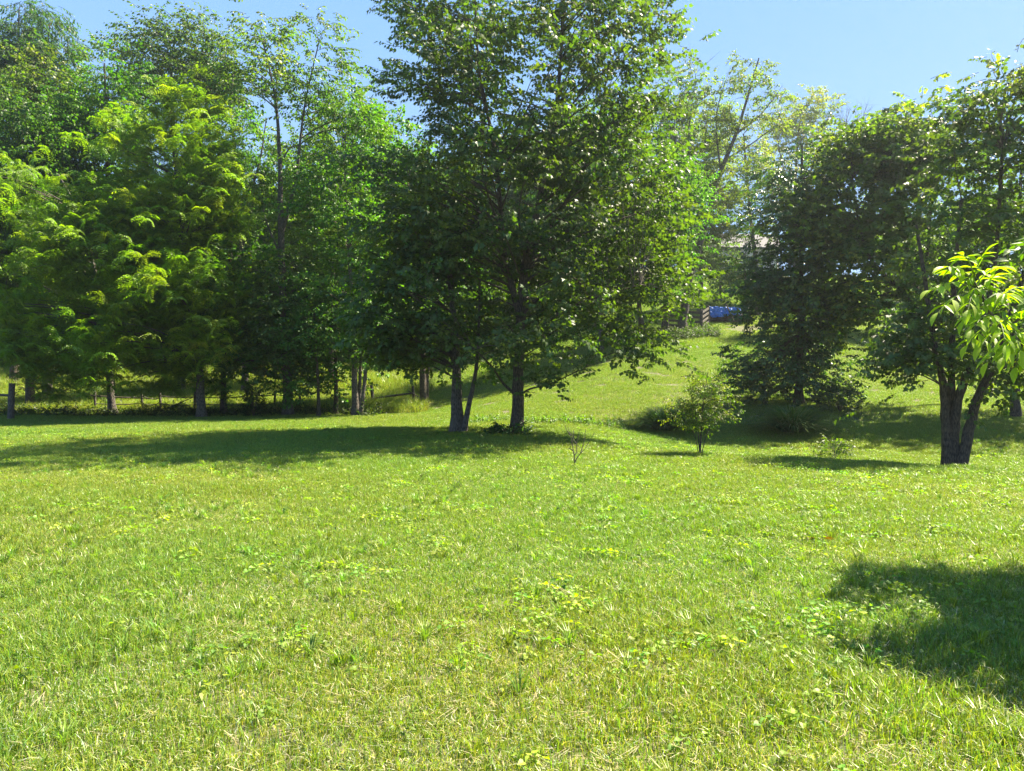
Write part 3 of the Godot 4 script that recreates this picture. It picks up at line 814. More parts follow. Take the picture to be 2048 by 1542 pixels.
	tree("sparse_tree", "thin leaved tree behind the leaning one, right of it", "tree", [
		[[17.79, 7.03, -56, 0.200], [17.6, 9.93, -56, 0.157], [17.24, 12.83, -56, 0.115], [16.88, 16.81, -56, 0.075], [16.7, 18.99, -56, 0.040]],
		[[17.42, 11.74, -56, 0.050], [16.52, 9.93, -56, 0.034], [15.43, 10.66, -56, 0.020]],
		[[17.24, 13.19, -56, 0.060], [18.69, 14.28, -56, 0.039], [19.42, 16.09, -56, 0.020]]],
		[[16.88, 18.62, -56, 1.27, 1.63, 1.87], [18.33, 16.81, -56, 1.45, 1.81, 2.08], [16.16, 14.64, -56, 0.91, 1.27, 1.46], [18.87, 14.28, -56, 0.91, 1.45, 1.67], [17.24, 11.74, -56, 1.45, 1.09, 1.67]],
		{"leaf": "plain", "color": Color(0.14, 0.19, 0.075), "loose": 1.0, "dens": 0.4, "clump": 0.55, "per": 9, "size": 1.3, "seed": 26, "bark": "grey_bark", "bare": 40, "bare_length": 2.2}, hill)
	tree("sparse_tree", "round thin leaved tree with fine twigs above the dark tree", "tree", [
		[[22.7, 7.62, -62, 0.220], [22.7, 12.43, -62, 0.168], [22.62, 16.44, -62, 0.119], [22.78, 19.65, -62, 0.071], [23.1, 22.85, -62, 0.030]],
		[[22.66, 14.83, -62, 0.070], [21.5, 18.84, -62, 0.043], [21.09, 21.25, -62, 0.020]],
		[[22.7, 15.64, -62, 0.070], [24.3, 18.84, -62, 0.043], [24.9, 22.05, -62, 0.020]]],
		[[23.1, 23.06, -62, 2.41, 1.28, 2.77], [21.7, 21.25, -62, 1.6, 2.01, 2.31], [24.7, 21.65, -62, 1.6, 1.6, 1.84], [23.1, 19.65, -62, 2.81, 2.01, 3.23], [21.5, 17.24, -62, 2.01, 1.8, 2.31], [24.7, 18.04, -62, 1.6, 1.6, 1.84], [25.1, 23.66, -62, 0.6, 0.6, 0.69]],
		{"leaf": "plain", "color": Color(0.16, 0.2, 0.09), "loose": 1.0, "dens": 0.26, "clump": 0.6, "per": 9, "size": 1.3, "seed": 27, "bark": "grey_bark", "bare": 90, "bare_length": 2.6}, hill)
	tree("bare_tree", "almost leafless twiggy treetop right of the round thin leaved one", "tree", [
		[[28.01, 8, -66, 0.150], [28.09, 14.41, -66, 0.103], [28.22, 19.53, -66, 0.059], [28.43, 23.37, -66, 0.020]],
		[[28.18, 18.68, -66, 0.050], [29.29, 21.24, -66, 0.034], [29.71, 23.37, -66, 0.020]]],
		[[28.43, 19.53, -66, 0.85, 0.85, 0.98]],
		{"leaf": "plain", "color": Color(0.1, 0.13, 0.06), "dens": 0.06, "clump": 0.5, "per": 6, "size": 1.2, "seed": 28, "bark": "grey_bark", "bare": 60, "bare_length": 2.4}, hill)
	tree("pale_tree", "full pale green tree behind the leaning one, down to the slope top", "tree", [
		[[14.11, 7.6, -58, 0.200], [14.18, 10.98, -58, 0.142], [14.29, 14.73, -58, 0.088], [14.48, 20.36, -58, 0.040]],
		[[14.22, 12.85, -58, 0.070], [15.61, 16.23, -58, 0.043], [16.17, 19.23, -58, 0.020]]],
		[[14.11, 21.11, -58, 1.31, 1.31, 1.51], [12.98, 18.48, -58, 1.5, 1.88, 2.16], [15.23, 18.48, -58, 1.5, 1.69, 1.94], [14.11, 15.48, -58, 2.25, 1.88, 2.59], [15.98, 15.48, -58, 1.31, 1.5, 1.73], [13.36, 12.48, -58, 1.88, 1.69, 2.16], [15.23, 12.48, -58, 1.5, 1.5, 1.73], [14.48, 9.85, -58, 1.69, 1.31, 1.94]],
		{"leaf": "plain", "color": Color(0.15, 0.21, 0.085), "young": Color(0.26, 0.3, 0.12), "loose": 1.0, "dens": 0.5, "clump": 0.6, "per": 11, "size": 1.4, "seed": 36, "bark": "grey_bark"}, hill)
	tree("field_tree", "small light green tree on the crest beyond the blue tarp", "tree", [
		[[17.22, 8.22, -64, 0.150], [17.22, 9.47, -64, 0.091], [17.3, 11.95, -64, 0.040]]],
		[[17.22, 11.95, -64, 1.24, 1.24, 1.43], [16.6, 10.29, -64, 1.24, 1.03, 1.43], [18.26, 11.12, -64, 1.03, 1.03, 1.19], [17.64, 9.47, -64, 1.45, 0.83, 1.67]],
		{"leaf": "plain", "color": Color(0.11, 0.19, 0.05), "dens": 0.3, "clump": 0.6, "per": 11, "size": 1.4, "seed": 29}, hill)
	tree("field_tree", "shady shrubby tree on the crest right of the blue tarp", "tree", [
		[[18.09, 7.23, -60, 0.150], [18.09, 8.59, -60, 0.091], [18.01, 10.14, -60, 0.040]]],
		[[18.09, 9.75, -60, 1.36, 1.36, 1.56], [16.92, 8.39, -60, 1.16, 0.78, 1.34], [19.25, 8.97, -60, 1.55, 1.55, 1.79]],
		{"leaf": "plain", "color": Color(0.06, 0.12, 0.035), "dens": 0.35, "clump": 0.6, "per": 12, "size": 1.4, "seed": 30}, hill)
	# --- right hand side
	tree("dense_dark_tree", "dense dark conical tree with foliage almost to the ground", "tree", [
		[[10.01, 0.64, -27, 0.160], [10.06, 2.47, -27, 0.113], [10.08, 5.97, -27, 0.069], [10.09, 9.63, -27, 0.030]]],
		[[10.06, 9.46, -27, 0.7, 0.7, 0.8], [9.8, 8.41, -27, 1.14, 0.96, 1.31], [9.54, 6.84, -27, 1.48, 1.4, 1.71], [10.23, 6.84, -27, 1.22, 1.4, 1.61], [9.88, 4.92, -27, 1.66, 1.4, 1.91], [9.71, 3.35, -27, 1.66, 1.22, 1.91], [9.8, 1.86, -27, 1.66, 0.87, 1.91], [8.84, 2.12, -27, 0.96, 0.7, 1.1], [8.31, 1.95, -27, 0.52, 0.44, 0.6], [9.01, 3.52, -27, 1.05, 0.87, 1.21], [9.71, 1.25, -27, 1.57, 0.7, 1.81], [8.84, 1.34, -27, 0.87, 0.61, 1], [10.76, 1.34, -27, 0.87, 0.61, 1], [9.88, 2.12, -27, 1.4, 0.87, 1.61], [10.23, 8.06, -27, 1.05, 1.05, 1.21], [9.19, 5.27, -27, 1.22, 1.05, 1.41]],
		{"leaf": "glossy", "color": Color(0.04, 0.085, 0.026), "young": Color(0.14, 0.2, 0.04), "dens": 1.25, "flat": 1.0, "clump": 0.5, "per": 13, "size": 1.1, "seed": 31, "clear": 0.15})
	tree("yellow_tipped_tree", "wide tree with yellow tipped top right of the dense dark one", "tree", [
		[[15.12, -0.42, -26.5, 0.140], [14.93, 0.91, -26.5, 0.120], [14.5, 2.46, -26.5, 0.100], [13.9, 4.34, -26.5, 0.081], [13.44, 6.23, -26.5, 0.063], [13.1, 8.46, -26.5, 0.045], [12.96, 10.34, -26.5, 0.030]],
		[[13.89, 3.45, -26, 0.080], [13.05, 4.46, -26, 0.064], [12.04, 5.47, -26, 0.048], [11.54, 7.15, -26, 0.033], [11.37, 8.83, -26, 0.020]],
		[[13.72, 4.12, -26, 0.070], [13.92, 5.47, -26, 0.052], [14.06, 7.49, -26, 0.035], [14.14, 10.01, -26, 0.020]]],
		[[11.71, 9.84, -26, 0.5, 0.37, 0.58], [13.22, 10.35, -26, 0.67, 0.42, 0.77], [12.38, 9.17, -26, 1.51, 1.01, 1.74], [14.06, 8.83, -26, 1.18, 1.01, 1.35], [12.88, 7.15, -26, 1.35, 0.84, 1.55], [11.2, 9.17, -26, 0.84, 0.67, 0.97], [12.04, 9.67, -26, 0.76, 0.76, 0.87], [12.88, 9.76, -26, 0.92, 0.59, 1.06], [13.89, 10.01, -26, 0.76, 0.59, 0.87], [14.4, 9.34, -26, 0.76, 0.84, 0.97], [11.71, 7.99, -26, 1.35, 1.01, 1.55], [13.39, 8.66, -26, 1.51, 1.01, 1.74], [10.53, 7.49, -26, 0.84, 1.01, 1.16], [10.86, 5.8, -26, 1.18, 1.01, 1.35], [12.21, 6.31, -26, 1.01, 0.67, 1.16], [11.03, 3.95, -26, 1.01, 1.18, 1.35], [12.71, 4.29, -26, 0.92, 0.84, 1.06], [11.2, 4.96, -26, 1.01, 0.92, 1.16], [10.86, 3.45, -26, 0.5, 0.67, 0.77], [13.55, 5.3, -26, 1.01, 0.84, 1.16], [13.72, 3.62, -26, 1.18, 1.01, 1.35]],
		{"leaf": "maple", "color": Color(0.085, 0.15, 0.045), "young": Color(0.5, 0.5, 0.13), "youngtop": 2.2, "dens": 0.7, "clump": 0.58, "per": 13, "size": 1.1, "seed": 32, "clear": 0.9, "up": 0.08})
	tree("multi_stem_tree", "tree at the right with several leaning stems from one broad foot", "tree", [
		[[9.02, -0.35, -16, 0.115], [9, 0.25, -16, 0.100], [8.96, 0.88, -16, 0.084], [8.9, 1.5, -16, 0.070], [8.73, 2.32, -16, 0.055], [8.53, 3.57, -16, 0.042], [8.34, 4.7, -16, 0.030]],
		[[9.14, -0.35, -16, 0.120], [9.15, 0.36, -16, 0.106], [9.23, 1.08, -16, 0.092], [9.44, 1.7, -16, 0.079], [9.65, 2.32, -16, 0.065], [9.85, 3.15, -16, 0.053], [10.02, 4.39, -16, 0.041], [10.1, 6.26, -16, 0.030]],
		[[9.17, -0.33, -15.9, 0.120], [9.4, 0.47, -15.9, 0.104], [9.56, 1.09, -15.9, 0.088], [9.79, 1.6, -15.9, 0.072], [10.06, 2.32, -15.9, 0.057], [10.47, 3.55, -15.9, 0.043], [10.86, 4.99, -15.9, 0.030]],
		[[9.14, 0.25, -16.1, 0.090], [9.15, 1.29, -16.1, 0.074], [9.17, 2.75, -16.1, 0.058], [9.21, 3.79, -16.1, 0.043], [9.33, 5.24, -16.1, 0.030]]],
		[[9.95, 7.29, -16, 0.31, 0.31, 0.36], [10.46, 7.5, -16, 0.26, 0.36, 0.42], [10.2, 7.03, -16, 0.62, 0.52, 0.71], [9.69, 6.83, -16, 0.47, 0.41, 0.54], [9.69, 6.15, -16, 0.83, 0.72, 0.95], [10.1, 5.02, -16, 0.83, 0.62, 0.95], [10.83, 7.09, -16, 0.72, 0.83, 0.95], [9.79, 6.67, -16, 0.47, 0.62, 0.71], [10.51, 6.05, -16, 0.93, 0.72, 1.07], [9.69, 5.53, -16, 0.62, 0.62, 0.71], [10.72, 4.91, -16, 0.83, 0.62, 0.95], [9.38, 4.81, -16, 0.52, 0.41, 0.6], [9.07, 2.74, -16, 0.72, 0.52, 0.83], [8.45, 2.53, -16, 0.57, 0.52, 0.65], [9.79, 2.22, -16, 0.62, 0.52, 0.71], [8.29, 1.96, -16, 0.41, 0.36, 0.48], [8.76, 1.96, -16, 0.62, 0.36, 0.71], [10.72, 2.12, -16, 0.83, 0.72, 0.95], [10.41, 1.29, -16, 0.52, 0.31, 0.6], [11.24, 3.57, -16, 0.62, 1.55, 1.79], [8.86, 3.57, -16, 0.52, 0.41, 0.6], [8.45, 2.12, -16, 0.52, 0.47, 0.6], [8.96, 2.22, -16, 0.83, 0.52, 0.95], [8.34, 1.76, -16, 0.62, 0.26, 0.71], [10.2, 1.91, -16, 0.62, 0.36, 0.71]],
		{"leaf": "maple", "color": Color(0.065, 0.115, 0.04), "young": Color(0.5, 0.5, 0.13), "youngtop": 1.8, "dens": 1.7, "clump": 0.42, "per": 12, "size": 0.85, "seed": 33, "flare": 0.6, "clear": 0.9, "up": 0.08})
	tree("shade_tree", "dim leafy tree behind the multi stem tree at the right edge", "tree", [
		[[15.62, 0.05, -24, 0.150], [15.65, 2.38, -24, 0.107], [15.69, 5.48, -24, 0.066], [15.77, 8.59, -24, 0.030]]],
		[[15, 5.79, -24, 0.93, 0.93, 1.07], [14.38, 4.55, -24, 0.78, 0.93, 1.07], [16.08, 4.55, -24, 1.24, 1.24, 1.43], [15, 3.31, -24, 0.93, 0.78, 1.07], [16.55, 7.03, -24, 1.4, 1.71, 1.96], [14.06, 5.48, -24, 0.62, 0.62, 0.71], [16.86, 3.15, -24, 1.4, 1.24, 1.61]],
		{"leaf": "plain", "color": Color(0.06, 0.13, 0.03), "dens": 0.7, "clump": 0.55, "per": 12, "size": 1.1, "seed": 34})
	for k in 4:
		var px: float = [18.92, 23.16, 25.21, 27.42][k]
		var pz: float = [-46.0, -48.0, -45.0, -43.0][k]
		var y := ground_at(px, pz)
		var q := rng_of(400 + k)
		var ls := []
		for j in 6:
			ls.append([px + q.randf_range(-2, 2), y + q.randf_range(2.0, 7.5), pz + q.randf_range(-1, 1), q.randf_range(1.4, 2.0), q.randf_range(0.8, 1.3), 1.8])
		tree("hedgerow_tree", ["low leafy tree on the slope behind the dense dark tree", "low leafy tree on the slope behind the yellow tipped tree", "low leafy tree on the slope left of the multi stem tree", "low leafy tree on the slope behind the multi stem tree"][k], "tree", [[[px, y, pz, 0.16], [px + 0.2, y + 3, pz, 0.1], [px, y + 6, pz, 0.03]]], ls,
			{"leaf": "plain", "color": Color(0.075, 0.14, 0.035), "dens": 0.4, "clump": 0.65, "per": 11, "size": 1.4, "seed": 210 + k, "clear": 0.6}, "low trees on the right slope")
	# --- small plants with a stem
	tree("small_tree", "small young tree with several thin stems at the lip of the lawn", "tree", [
		[[3.79, 0.03, -15.6, 0.022], [3.81, 0.24, -15.6, 0.018], [3.83, 0.59, -15.6, 0.013], [3.87, 1.1, -15.6, 0.009], [3.95, 1.65, -15.6, 0.006]],
		[[3.8, 0.21, -15.6, 0.012], [3.74, 0.59, -15.6, 0.009], [3.64, 1.1, -15.6, 0.007], [3.54, 1.4, -15.6, 0.005]],
		[[3.78, 0.24, -15.5, 0.010], [3.92, 0.45, -15.5, 0.008], [4.12, 0.65, -15.5, 0.006], [4.37, 0.9, -15.5, 0.004]],
		[[3.79, 0.19, -15.6, 0.008], [3.69, 0.39, -15.6, 0.006], [3.54, 0.54, -15.6, 0.004]]],
		[[3.89, 1.52, -15.6, 0.16, 0.2, 0.23], [3.67, 1.25, -15.6, 0.24, 0.25, 0.29], [4.05, 1.3, -15.6, 0.28, 0.28, 0.32], [3.47, 0.81, -15.6, 0.26, 0.22, 0.3], [3.89, 0.87, -15.6, 0.36, 0.28, 0.42], [4.25, 0.81, -15.6, 0.26, 0.2, 0.3], [4.42, 1.07, -15.6, 0.12, 0.1, 0.14], [3.79, 0.57, -15.6, 0.36, 0.12, 0.42], [3.37, 1.01, -15.6, 0.12, 0.15, 0.17]],
		{"leaf": "small", "color": Color(0.08, 0.15, 0.025), "young": Color(0.24, 0.26, 0.05), "dens": 105.0, "clump": 0.11, "per": 6, "size": 0.62, "seed": 35, "clear": 0.15, "flare": 0.2, "up": 0.1})


# ------------------------------------------------------------------ things on the hill
func wood_box(mb: MB, a: Vector3, b: Vector3, tall: float, thick: float) -> void:
	var x := (b - a).normalized()
	var z := x.cross(Vector3.UP).normalized()
	mb.box((a + b) * 0.5, Vector3(a.distance_to(b), tall, thick), Basis(x, z.cross(x), z), Color.WHITE)

func post_into(parent: Node3D, at: Vector3, tall: float, r: float, tilt: Vector3, called := "post", mat: Material = null) -> void:
	var q := rng_of(int(absf(at.x) * 100) + 3)
	var mb := MB.new()
	var path := []
	var rs := []
	for k in 6:
		var t := k / 5.0
		path.append(at + Vector3(0, -0.15, 0) + (Vector3.UP + tilt) * (tall + 0.15) * t)
		rs.append(r * (1.05 - 0.12 * t) * q.randf_range(0.95, 1.05))
	mb.tube(path, rs, 9, Color.WHITE, true, 0.06, q)
	part(called, mb.mesh(mat if mat else M.old_wood), parent)

func build_hill_things() -> void:
	# board fence corner
	var o := on_ground(12.08, -49)
	var fn := thing("board_fence", "weathered grey board fence corner on the hill beside the tarp", "fence", o)
	var px := [9.86, 11.03, 11.88, 12.93]
	var pz := [-49.6, -49.2, -48.6, -51.0]
	for k in 4:
		var at := on_ground(px[k], pz[k]) - o
		var mb := MB.new()
		mb.box(at + Vector3(0, 0.62, 0), Vector3(0.16, 1.44, 0.16), Basis(Vector3.UP, 0.2), Color.WHITE)
		part("post", mb.mesh(M.old_wood), fn)
	for bay in [[0, 1], [1, 2], [2, 3]]:
		for j in 4:
			var a := on_ground(px[bay[0]], pz[bay[0]]) - o + Vector3(0, 0.25 + 0.3 * j, 0.1)
			var b := on_ground(px[bay[1]], pz[bay[1]]) - o + Vector3(0, 0.25 + 0.3 * j, 0.1)
			var mb := MB.new()
			wood_box(mb, a, b, 0.15, 0.03)
			part("board", mb.mesh(M.old_wood), fn)
	# firewood stack under the tarp
	var s := on_ground(14.6, -53)
	var r := rng_of(61)
	var pile := thing("firewood_stack", "dark stack of split logs under the blue tarp", "firewood", s)
	var ground := func(dx: float) -> float: return ground_at(s.x + dx, s.z) - s.y
	for row in 5:
		for k in 17:
			var x := -1.45 + k * 0.185 + (0.09 if row % 2 else 0.0)
			if row > 3 and absf(x) > 1.2:
				continue
			var g: float = ground.call(x)
			var mb := MB.new()
			var p := Vector3(x, g + 0.09 + row * 0.17, 0)
			var skew := Vector3(r.randf_range(-0.02, 0.02), r.randf_range(-0.02, 0.02), 0)
			mb.tube([p + Vector3(0, 0, -0.5), p + skew, p + Vector3(0, 0, 0.5 + r.randf_range(-0.06, 0.06))], [0.088, 0.09, 0.086], 7, Color.WHITE, true)
			part("log", mb.mesh(M.bark if (k + row) % 3 else M.grey_bark), pile)
	# the tarp: a sheet over the top, hanging down the front in folds
	var cover := MB.new()
	var nx := 60
	var ny := 26
	var q := FastNoiseLite.new()
	q.seed = 12
	q.frequency = 1.3
	var grid := []
	for j in ny + 1:
		for k in nx + 1:
			var x := -1.3 + 2.3 * k / nx
			var t := float(j) / ny
			var g: float = ground.call(x)
			var edge := 0.22 + 0.28 * smoothstep(0.0, 1.0, k / float(nx)) + 0.09 * q.get_noise_1d(x * 2.0)
			var p := Vector3(x, g + 0.98 + 0.05 * q.get_noise_2d(x * 2, t * 2), -0.55 + t * 3.2)
			if t > 0.36:
				var dn := (t - 0.36) / 0.64
				p.y = g + lerpf(1.0, edge, dn) + 0.04 * q.get_noise_2d(x * 2, t)
				p.z = 0.57 + 0.1 * dn + 0.12 * sin(x * 9.0 + 3.0 * q.get_noise_2d(x, dn * 2.0)) * dn + 0.06 * q.get_noise_2d(x * 3.0, dn * 2.5 + 7.0)
				p.x += 0.09 * dn * (x + 1.0) * -0.8 + 0.3 * dn * (1.0 if x < -1.0 else 0.0) * (-1.0 - x)
			grid.append(p)
	for j in ny:
		for k in nx:
			var a := j * (nx + 1) + k
			cover.quad(grid[a], grid[a + 1], grid[a + nx + 2], grid[a + nx + 1], Color.WHITE)
	var tp := part("tarp", cover.mesh(M.tarp), self)
	tp.position = s
	tp.set_meta("label", "crumpled bright blue plastic tarp draped over the firewood stack")
	tp.set_meta("category", "tarp")
	var poles := [[-0.05, "pale board leaning across the middle of the blue tarp", 0.5, 1.25], [0.75, "board leaning at the right end of the tarp", 0.55, 0.9], [1.35, "short stick leaning on the bare right end of the woodpile", 0.5, 0.7]]
	for p in poles:
		var n := thing("leaning_board", p[1], "board", s + Vector3(p[0], 0, 0.7), "boards leaning on the woodpile")
		var mb := MB.new()
		wood_box(mb, Vector3(p[2] * 0.55, ground.call(p[0] + p[2] * 0.55), 0.55), Vector3(-p[2] * 0.3, ground.call(p[0]) + p[3], 0.08), 0.09, 0.035)
		part("plank", mb.mesh(M.old_wood), n)
	# the house beyond the crest
	var h := on_ground(26.06, -92)
	var house := thing("house", "pale house with grey shingled roof on the crest beyond the trees", "house", h)
	var wall := StandardMaterial3D.new()
	wall.resource_name = "siding"
	wall.albedo_color = Color(0.42, 0.41, 0.38).linear_to_srgb()
	wall.roughness = 0.8
	var roofm := StandardMaterial3D.new()
	roofm.resource_name = "shingle"
	roofm.albedo_texture = noise_tex(0.05, [[0.0, 0.08, 0.078, 0.075], [1.0, 0.19, 0.18, 0.175]], 71, 4, 256)
	roofm.uv1_triplanar = true
	roofm.roughness = 0.95
	var wm := MB.new()
	wm.box(Vector3(0, 1.2, 0), Vector3(9, 3.4, 7), Basis(), Color.WHITE)
	part("wall", wm.mesh(wall), house)
	var rm := MB.new()
	for sd in [-1.0, 1.0]:
		var eave := Vector3(0, 2.75, sd * 4.0)
		var ridge := Vector3(0, 5.0, 0)
		var dir := (ridge - eave).normalized()
		rm.box((eave + ridge) * 0.5, Vector3(9.9, 0.16, eave.distance_to(ridge)), Basis(Vector3.RIGHT, Vector3.RIGHT.cross(-dir) * -1.0, dir), Color.WHITE)
	part("roof", rm.mesh(roofm), house)
	for k in 3:
		var win := MB.new()
		win.box(Vector3(-3 + 3 * k, 1.7, 3.51), Vector3(1.0, 1.2, 0.06), Basis(), Color.WHITE)
		var fr := StandardMaterial3D.new()
		fr.albedo_color = Color(0.85, 0.85, 0.83)
		var wn := part("window", win.mesh(fr), house)
		var gl := MB.new()
		gl.box(Vector3(-3 + 3 * k, 1.7, 3.55), Vector3(0.84, 1.04, 0.03), Basis(), Color.WHITE)
		var gm := StandardMaterial3D.new()
		gm.albedo_color = Color(0.1, 0.12, 0.14)
		gm.roughness = 0.08
		part("pane", gl.mesh(gm), wn)


# ------------------------------------------------------------------ fences, clumps and weeds
func build_small_things() -> void:
	var r := rng_of(77)
	# thick post at the far left
	var a := on_ground(-17.52, -27)
	var gp := thing("thick_post", "thick tall wooden post at the left edge of the lawn", "post", a)
	post_into(gp, Vector3.ZERO, 1.28, 0.105, Vector3(0.04, 0, 0))
	var rl := MB.new()
	rl.tube([Vector3(0, 0.86, 0), Vector3(-1.2, 0.9, 0.1), Vector3(-2.4, 0.88, 0.2)], [0.045, 0.05, 0.04], 7, Color.WHITE, true)
	part("rail", rl.mesh(M.old_wood), gp)
	# the old fence under the trees
	var o := on_ground(-17.53, -32.5)
	var fence := thing("rail_fence", "old fence of thin posts and sagging dark rails under the left trees", "fence", o)
	var spots := [[-17.53, -32.5, 1.0], [-15.58, -32.6, 0.85], [-14.85, -32.7, 0.9], [-13.25, -32.2, 1.1], [-11.01, -32.8, 0.9], [-10.16, -33, 0.9], [-9.05, -33, 0.9]]
	var last := Vector3.ZERO
	for k in spots.size():
		var at := on_ground(spots[k][0], spots[k][1]) - o
		post_into(fence, at, spots[k][2], 0.05, Vector3(r.randf_range(-0.05, 0.05), 0, 0))
		if k > 0:
			for hh in [0.42, 0.74]:
				var sag: float = r.randf_range(0.02, 0.12)
				var mb := MB.new()
				var p: Vector3 = last + Vector3(0, hh, 0.04)
				var q: Vector3 = at + Vector3(0, hh + r.randf_range(-0.08, 0.08), 0.04)
				mb.tube([p, p.lerp(q, 0.3) + Vector3(0, -sag * 0.8, 0), p.lerp(q, 0.7) + Vector3(0, -sag, 0), q], [0.022, 0.02, 0.024, 0.018], 6, Color.WHITE, true)
				part("rail", mb.mesh(M.old_wood), fence)
		last = at
	var fb := on_ground(-6.43, -36)
	var broken := thing("broken_fence", "two leaning posts with one fallen slanting rail beside the triple stem tree", "fence", fb)
	post_into(broken, Vector3.ZERO, 1.05, 0.075, Vector3(-0.1, 0, 0))
	var fe := on_ground(-4.54, -36) - fb
	post_into(broken, fe, 1.02, 0.07, Vector3(-0.07, 0, 0))
	var fr := MB.new()
	fr.tube([Vector3(0.02, 0.42, 0.09), fe * 0.5 + Vector3(0, 0.56, 0.09), fe + Vector3(-0.05, 0.68, 0.09)], [0.05, 0.055, 0.045], 7, Color.WHITE, true)
	part("rail", fr.mesh(M.old_wood), broken)
	var fs := MB.new()
	fs.tube([fe + Vector3(-0.28, 0.78, 0.1), fe + Vector3(0.0, 0.62, 0.12), fe + Vector3(0.2, 0.5, 0.1)], [0.025, 0.028, 0.02], 6, Color.WHITE, true)
	part("splinter", fs.mesh(M.old_wood), broken)
	# fallen boughs by the fence
	for k in 2:
		var px: float = [-17.81, -13.92][k]
		var at := on_ground(px, -31.4)
		var b := thing("fallen_branch", ["long dark fallen branch slanting down from the walnut foliage at the left", "low dead branch arching along the ground under the bright walnut"][k], "branch", at)
		var mb := MB.new()
		if k == 0:
			mb.tube([Vector3(-0.6, 1.5, 0), Vector3(0.0, 1.05, 0), Vector3(0.8, 0.75, 0), Vector3(1.9, 0.7, 0.1), Vector3(3.2, 0.62, 0.1)], [0.018, 0.024, 0.026, 0.024, 0.012], 5, Color.WHITE, true)
		else:
			mb.tube([Vector3(-1.2, 0.1, 0), Vector3(-0.3, 0.16, 0), Vector3(0.5, 0.5, 0), Vector3(1.1, 0.75, 0)], [0.03, 0.028, 0.022, 0.01], 5, Color.WHITE, true)
			mb.tube([Vector3(0.1, 0.3, 0), Vector3(0.5, 0.25, 0.2), Vector3(0.9, 0.45, 0.3)], [0.018, 0.014, 0.007], 5, Color.WHITE)
		part("bough", mb.mesh(M.twig), b)
	# bare sapling on the lawn
	var sp := on_ground(1.08, -13.3)
	var sap := thing("bare_sapling", "leafless little sapling with upright forked twigs on the lawn", "sapling", sp)
	var stem := MB.new()
	stem.tube([Vector3(0, -0.05, 0), Vector3(0, 0.12, 0), Vector3(-0.01, 0.22, 0)], [0.014, 0.012, 0.01], 6, Color.WHITE)
	part("stem", stem.mesh(M.twig), sap)
	var ways := [[[0, 0.1, 0], [0.03, 0.17, 0.01], [0.1, 0.27, 0.02], [0.17, 0.33, 0.02], [0.22, 0.42, 0.0], [0.34, 0.62, 0.02]], [[-0.01, 0.22, 0], [-0.02, 0.3, 0], [-0.05, 0.44, 0.03], [-0.08, 0.58, 0.04], [-0.12, 0.72, 0.03]], [[-0.01, 0.22, 0], [0.04, 0.28, -0.02], [0.03, 0.42, -0.04], [0.06, 0.55, -0.05], [0.1, 0.68, -0.05]],
		[[-0.02, 0.3, 0], [-0.09, 0.35, 0.03], [-0.12, 0.36, 0.05]], [[0.1, 0.27, 0.02], [0.15, 0.4, -0.03], [0.18, 0.52, -0.05], [0.19, 0.68, -0.04]], [[-0.05, 0.44, 0.03], [-0.02, 0.56, 0.06], [-0.03, 0.68, 0.07]], [[-0.08, 0.58, 0.04], [-0.15, 0.68, 0.05], [-0.17, 0.74, 0.06]], [[0.03, 0.42, -0.04], [-0.02, 0.5, -0.08], [-0.06, 0.62, -0.1]]]
	for w in ways:
		var mb := MB.new()
		var path := []
		var rs := []
		for k in w.size():
			path.append(Vector3(w[k][0], w[k][1], w[k][2]))
			rs.append(lerpf(0.009, 0.004, k / float(w.size() - 1)))
		mb.tube(path, rs, 5, Color.WHITE)
		part("twig", mb.mesh(M.twig), sap)
	# fountain grasses
	var gs := [[4.75, -24.0, 0.72, 0.85, "dark mounded clump of tall ornamental grass behind the small tree"], [8.35, -23.0, 0.66, 0.95, "arching ornamental grass clump with pale blades before the dense dark tree"]]
	for k in 2:
		var at := on_ground(gs[k][0], gs[k][1])
		var cl := thing("ornamental_grass", gs[k][4], "ornamental grass", at, "ornamental grass clumps")
		var mb := MB.new()
		for j in 1300:
			var an := r.randf() * TAU
			var ou := Vector3(cos(an), 0, sin(an))
			var st := ou * 0.32 * sqrt(r.randf())
			var lift := lerpf(0.6, 1.5, pow(r.randf(), 0.9))
			var reach: float = gs[k][3] * r.randf_range(1.2, 1.9)
			var sd := ou.cross(Vector3.UP) * 0.0075
			var col := tint(r, Color(0.09, 0.17, 0.045), 0.4) if k == 0 or r.randf() < 0.75 else tint(r, Color(0.24, 0.25, 0.13), 0.2)
			var p := []
			for m in 6:
				var t := m / 5.0
				p.append(st + ou * reach * (cos(lift) * t + 0.22 * t * t) + Vector3.UP * reach * maxf(sin(lift) * t - 0.5 * t * t, 0.02))
			for m in 5:
				mb.quad(p[m] - sd, p[m + 1] - sd * (0.8 if m < 4 else 0.1), p[m + 1] + sd * (0.8 if m < 4 else 0.1), p[m] + sd, col)
		part("blades", mb.mesh(M.grass), cl, true)
	# little bush in the hollow and other low shrubs
	shrub("low_bush", "small rounded leafy bush alone in the sunlit hollow", 7.96, -19.0, 0.36, 0.36, 60, "weed", Color(0.11, 0.18, 0.045), 501)
	shrub("pale_shrub", "pale leaved shrub at the right foot of the dense dark tree", 10.82, -25.5, 0.7, 0.8, 240, "weed", Color(0.15, 0.19, 0.1), 502)
	shrub("brown_shrub", "brownish twiggy shrub in the pasture right of the thick post", -21.87, -36.0, 1.2, 1.3, 420, "small", Color(0.12, 0.11, 0.04), 503)
	shrub("ivy_stump", "leafy ivy covered stump at the lawn edge left of the forked tree", -9.87, -29.5, 0.35, 0.95, 220, "weed", Color(0.05, 0.1, 0.03), 504)
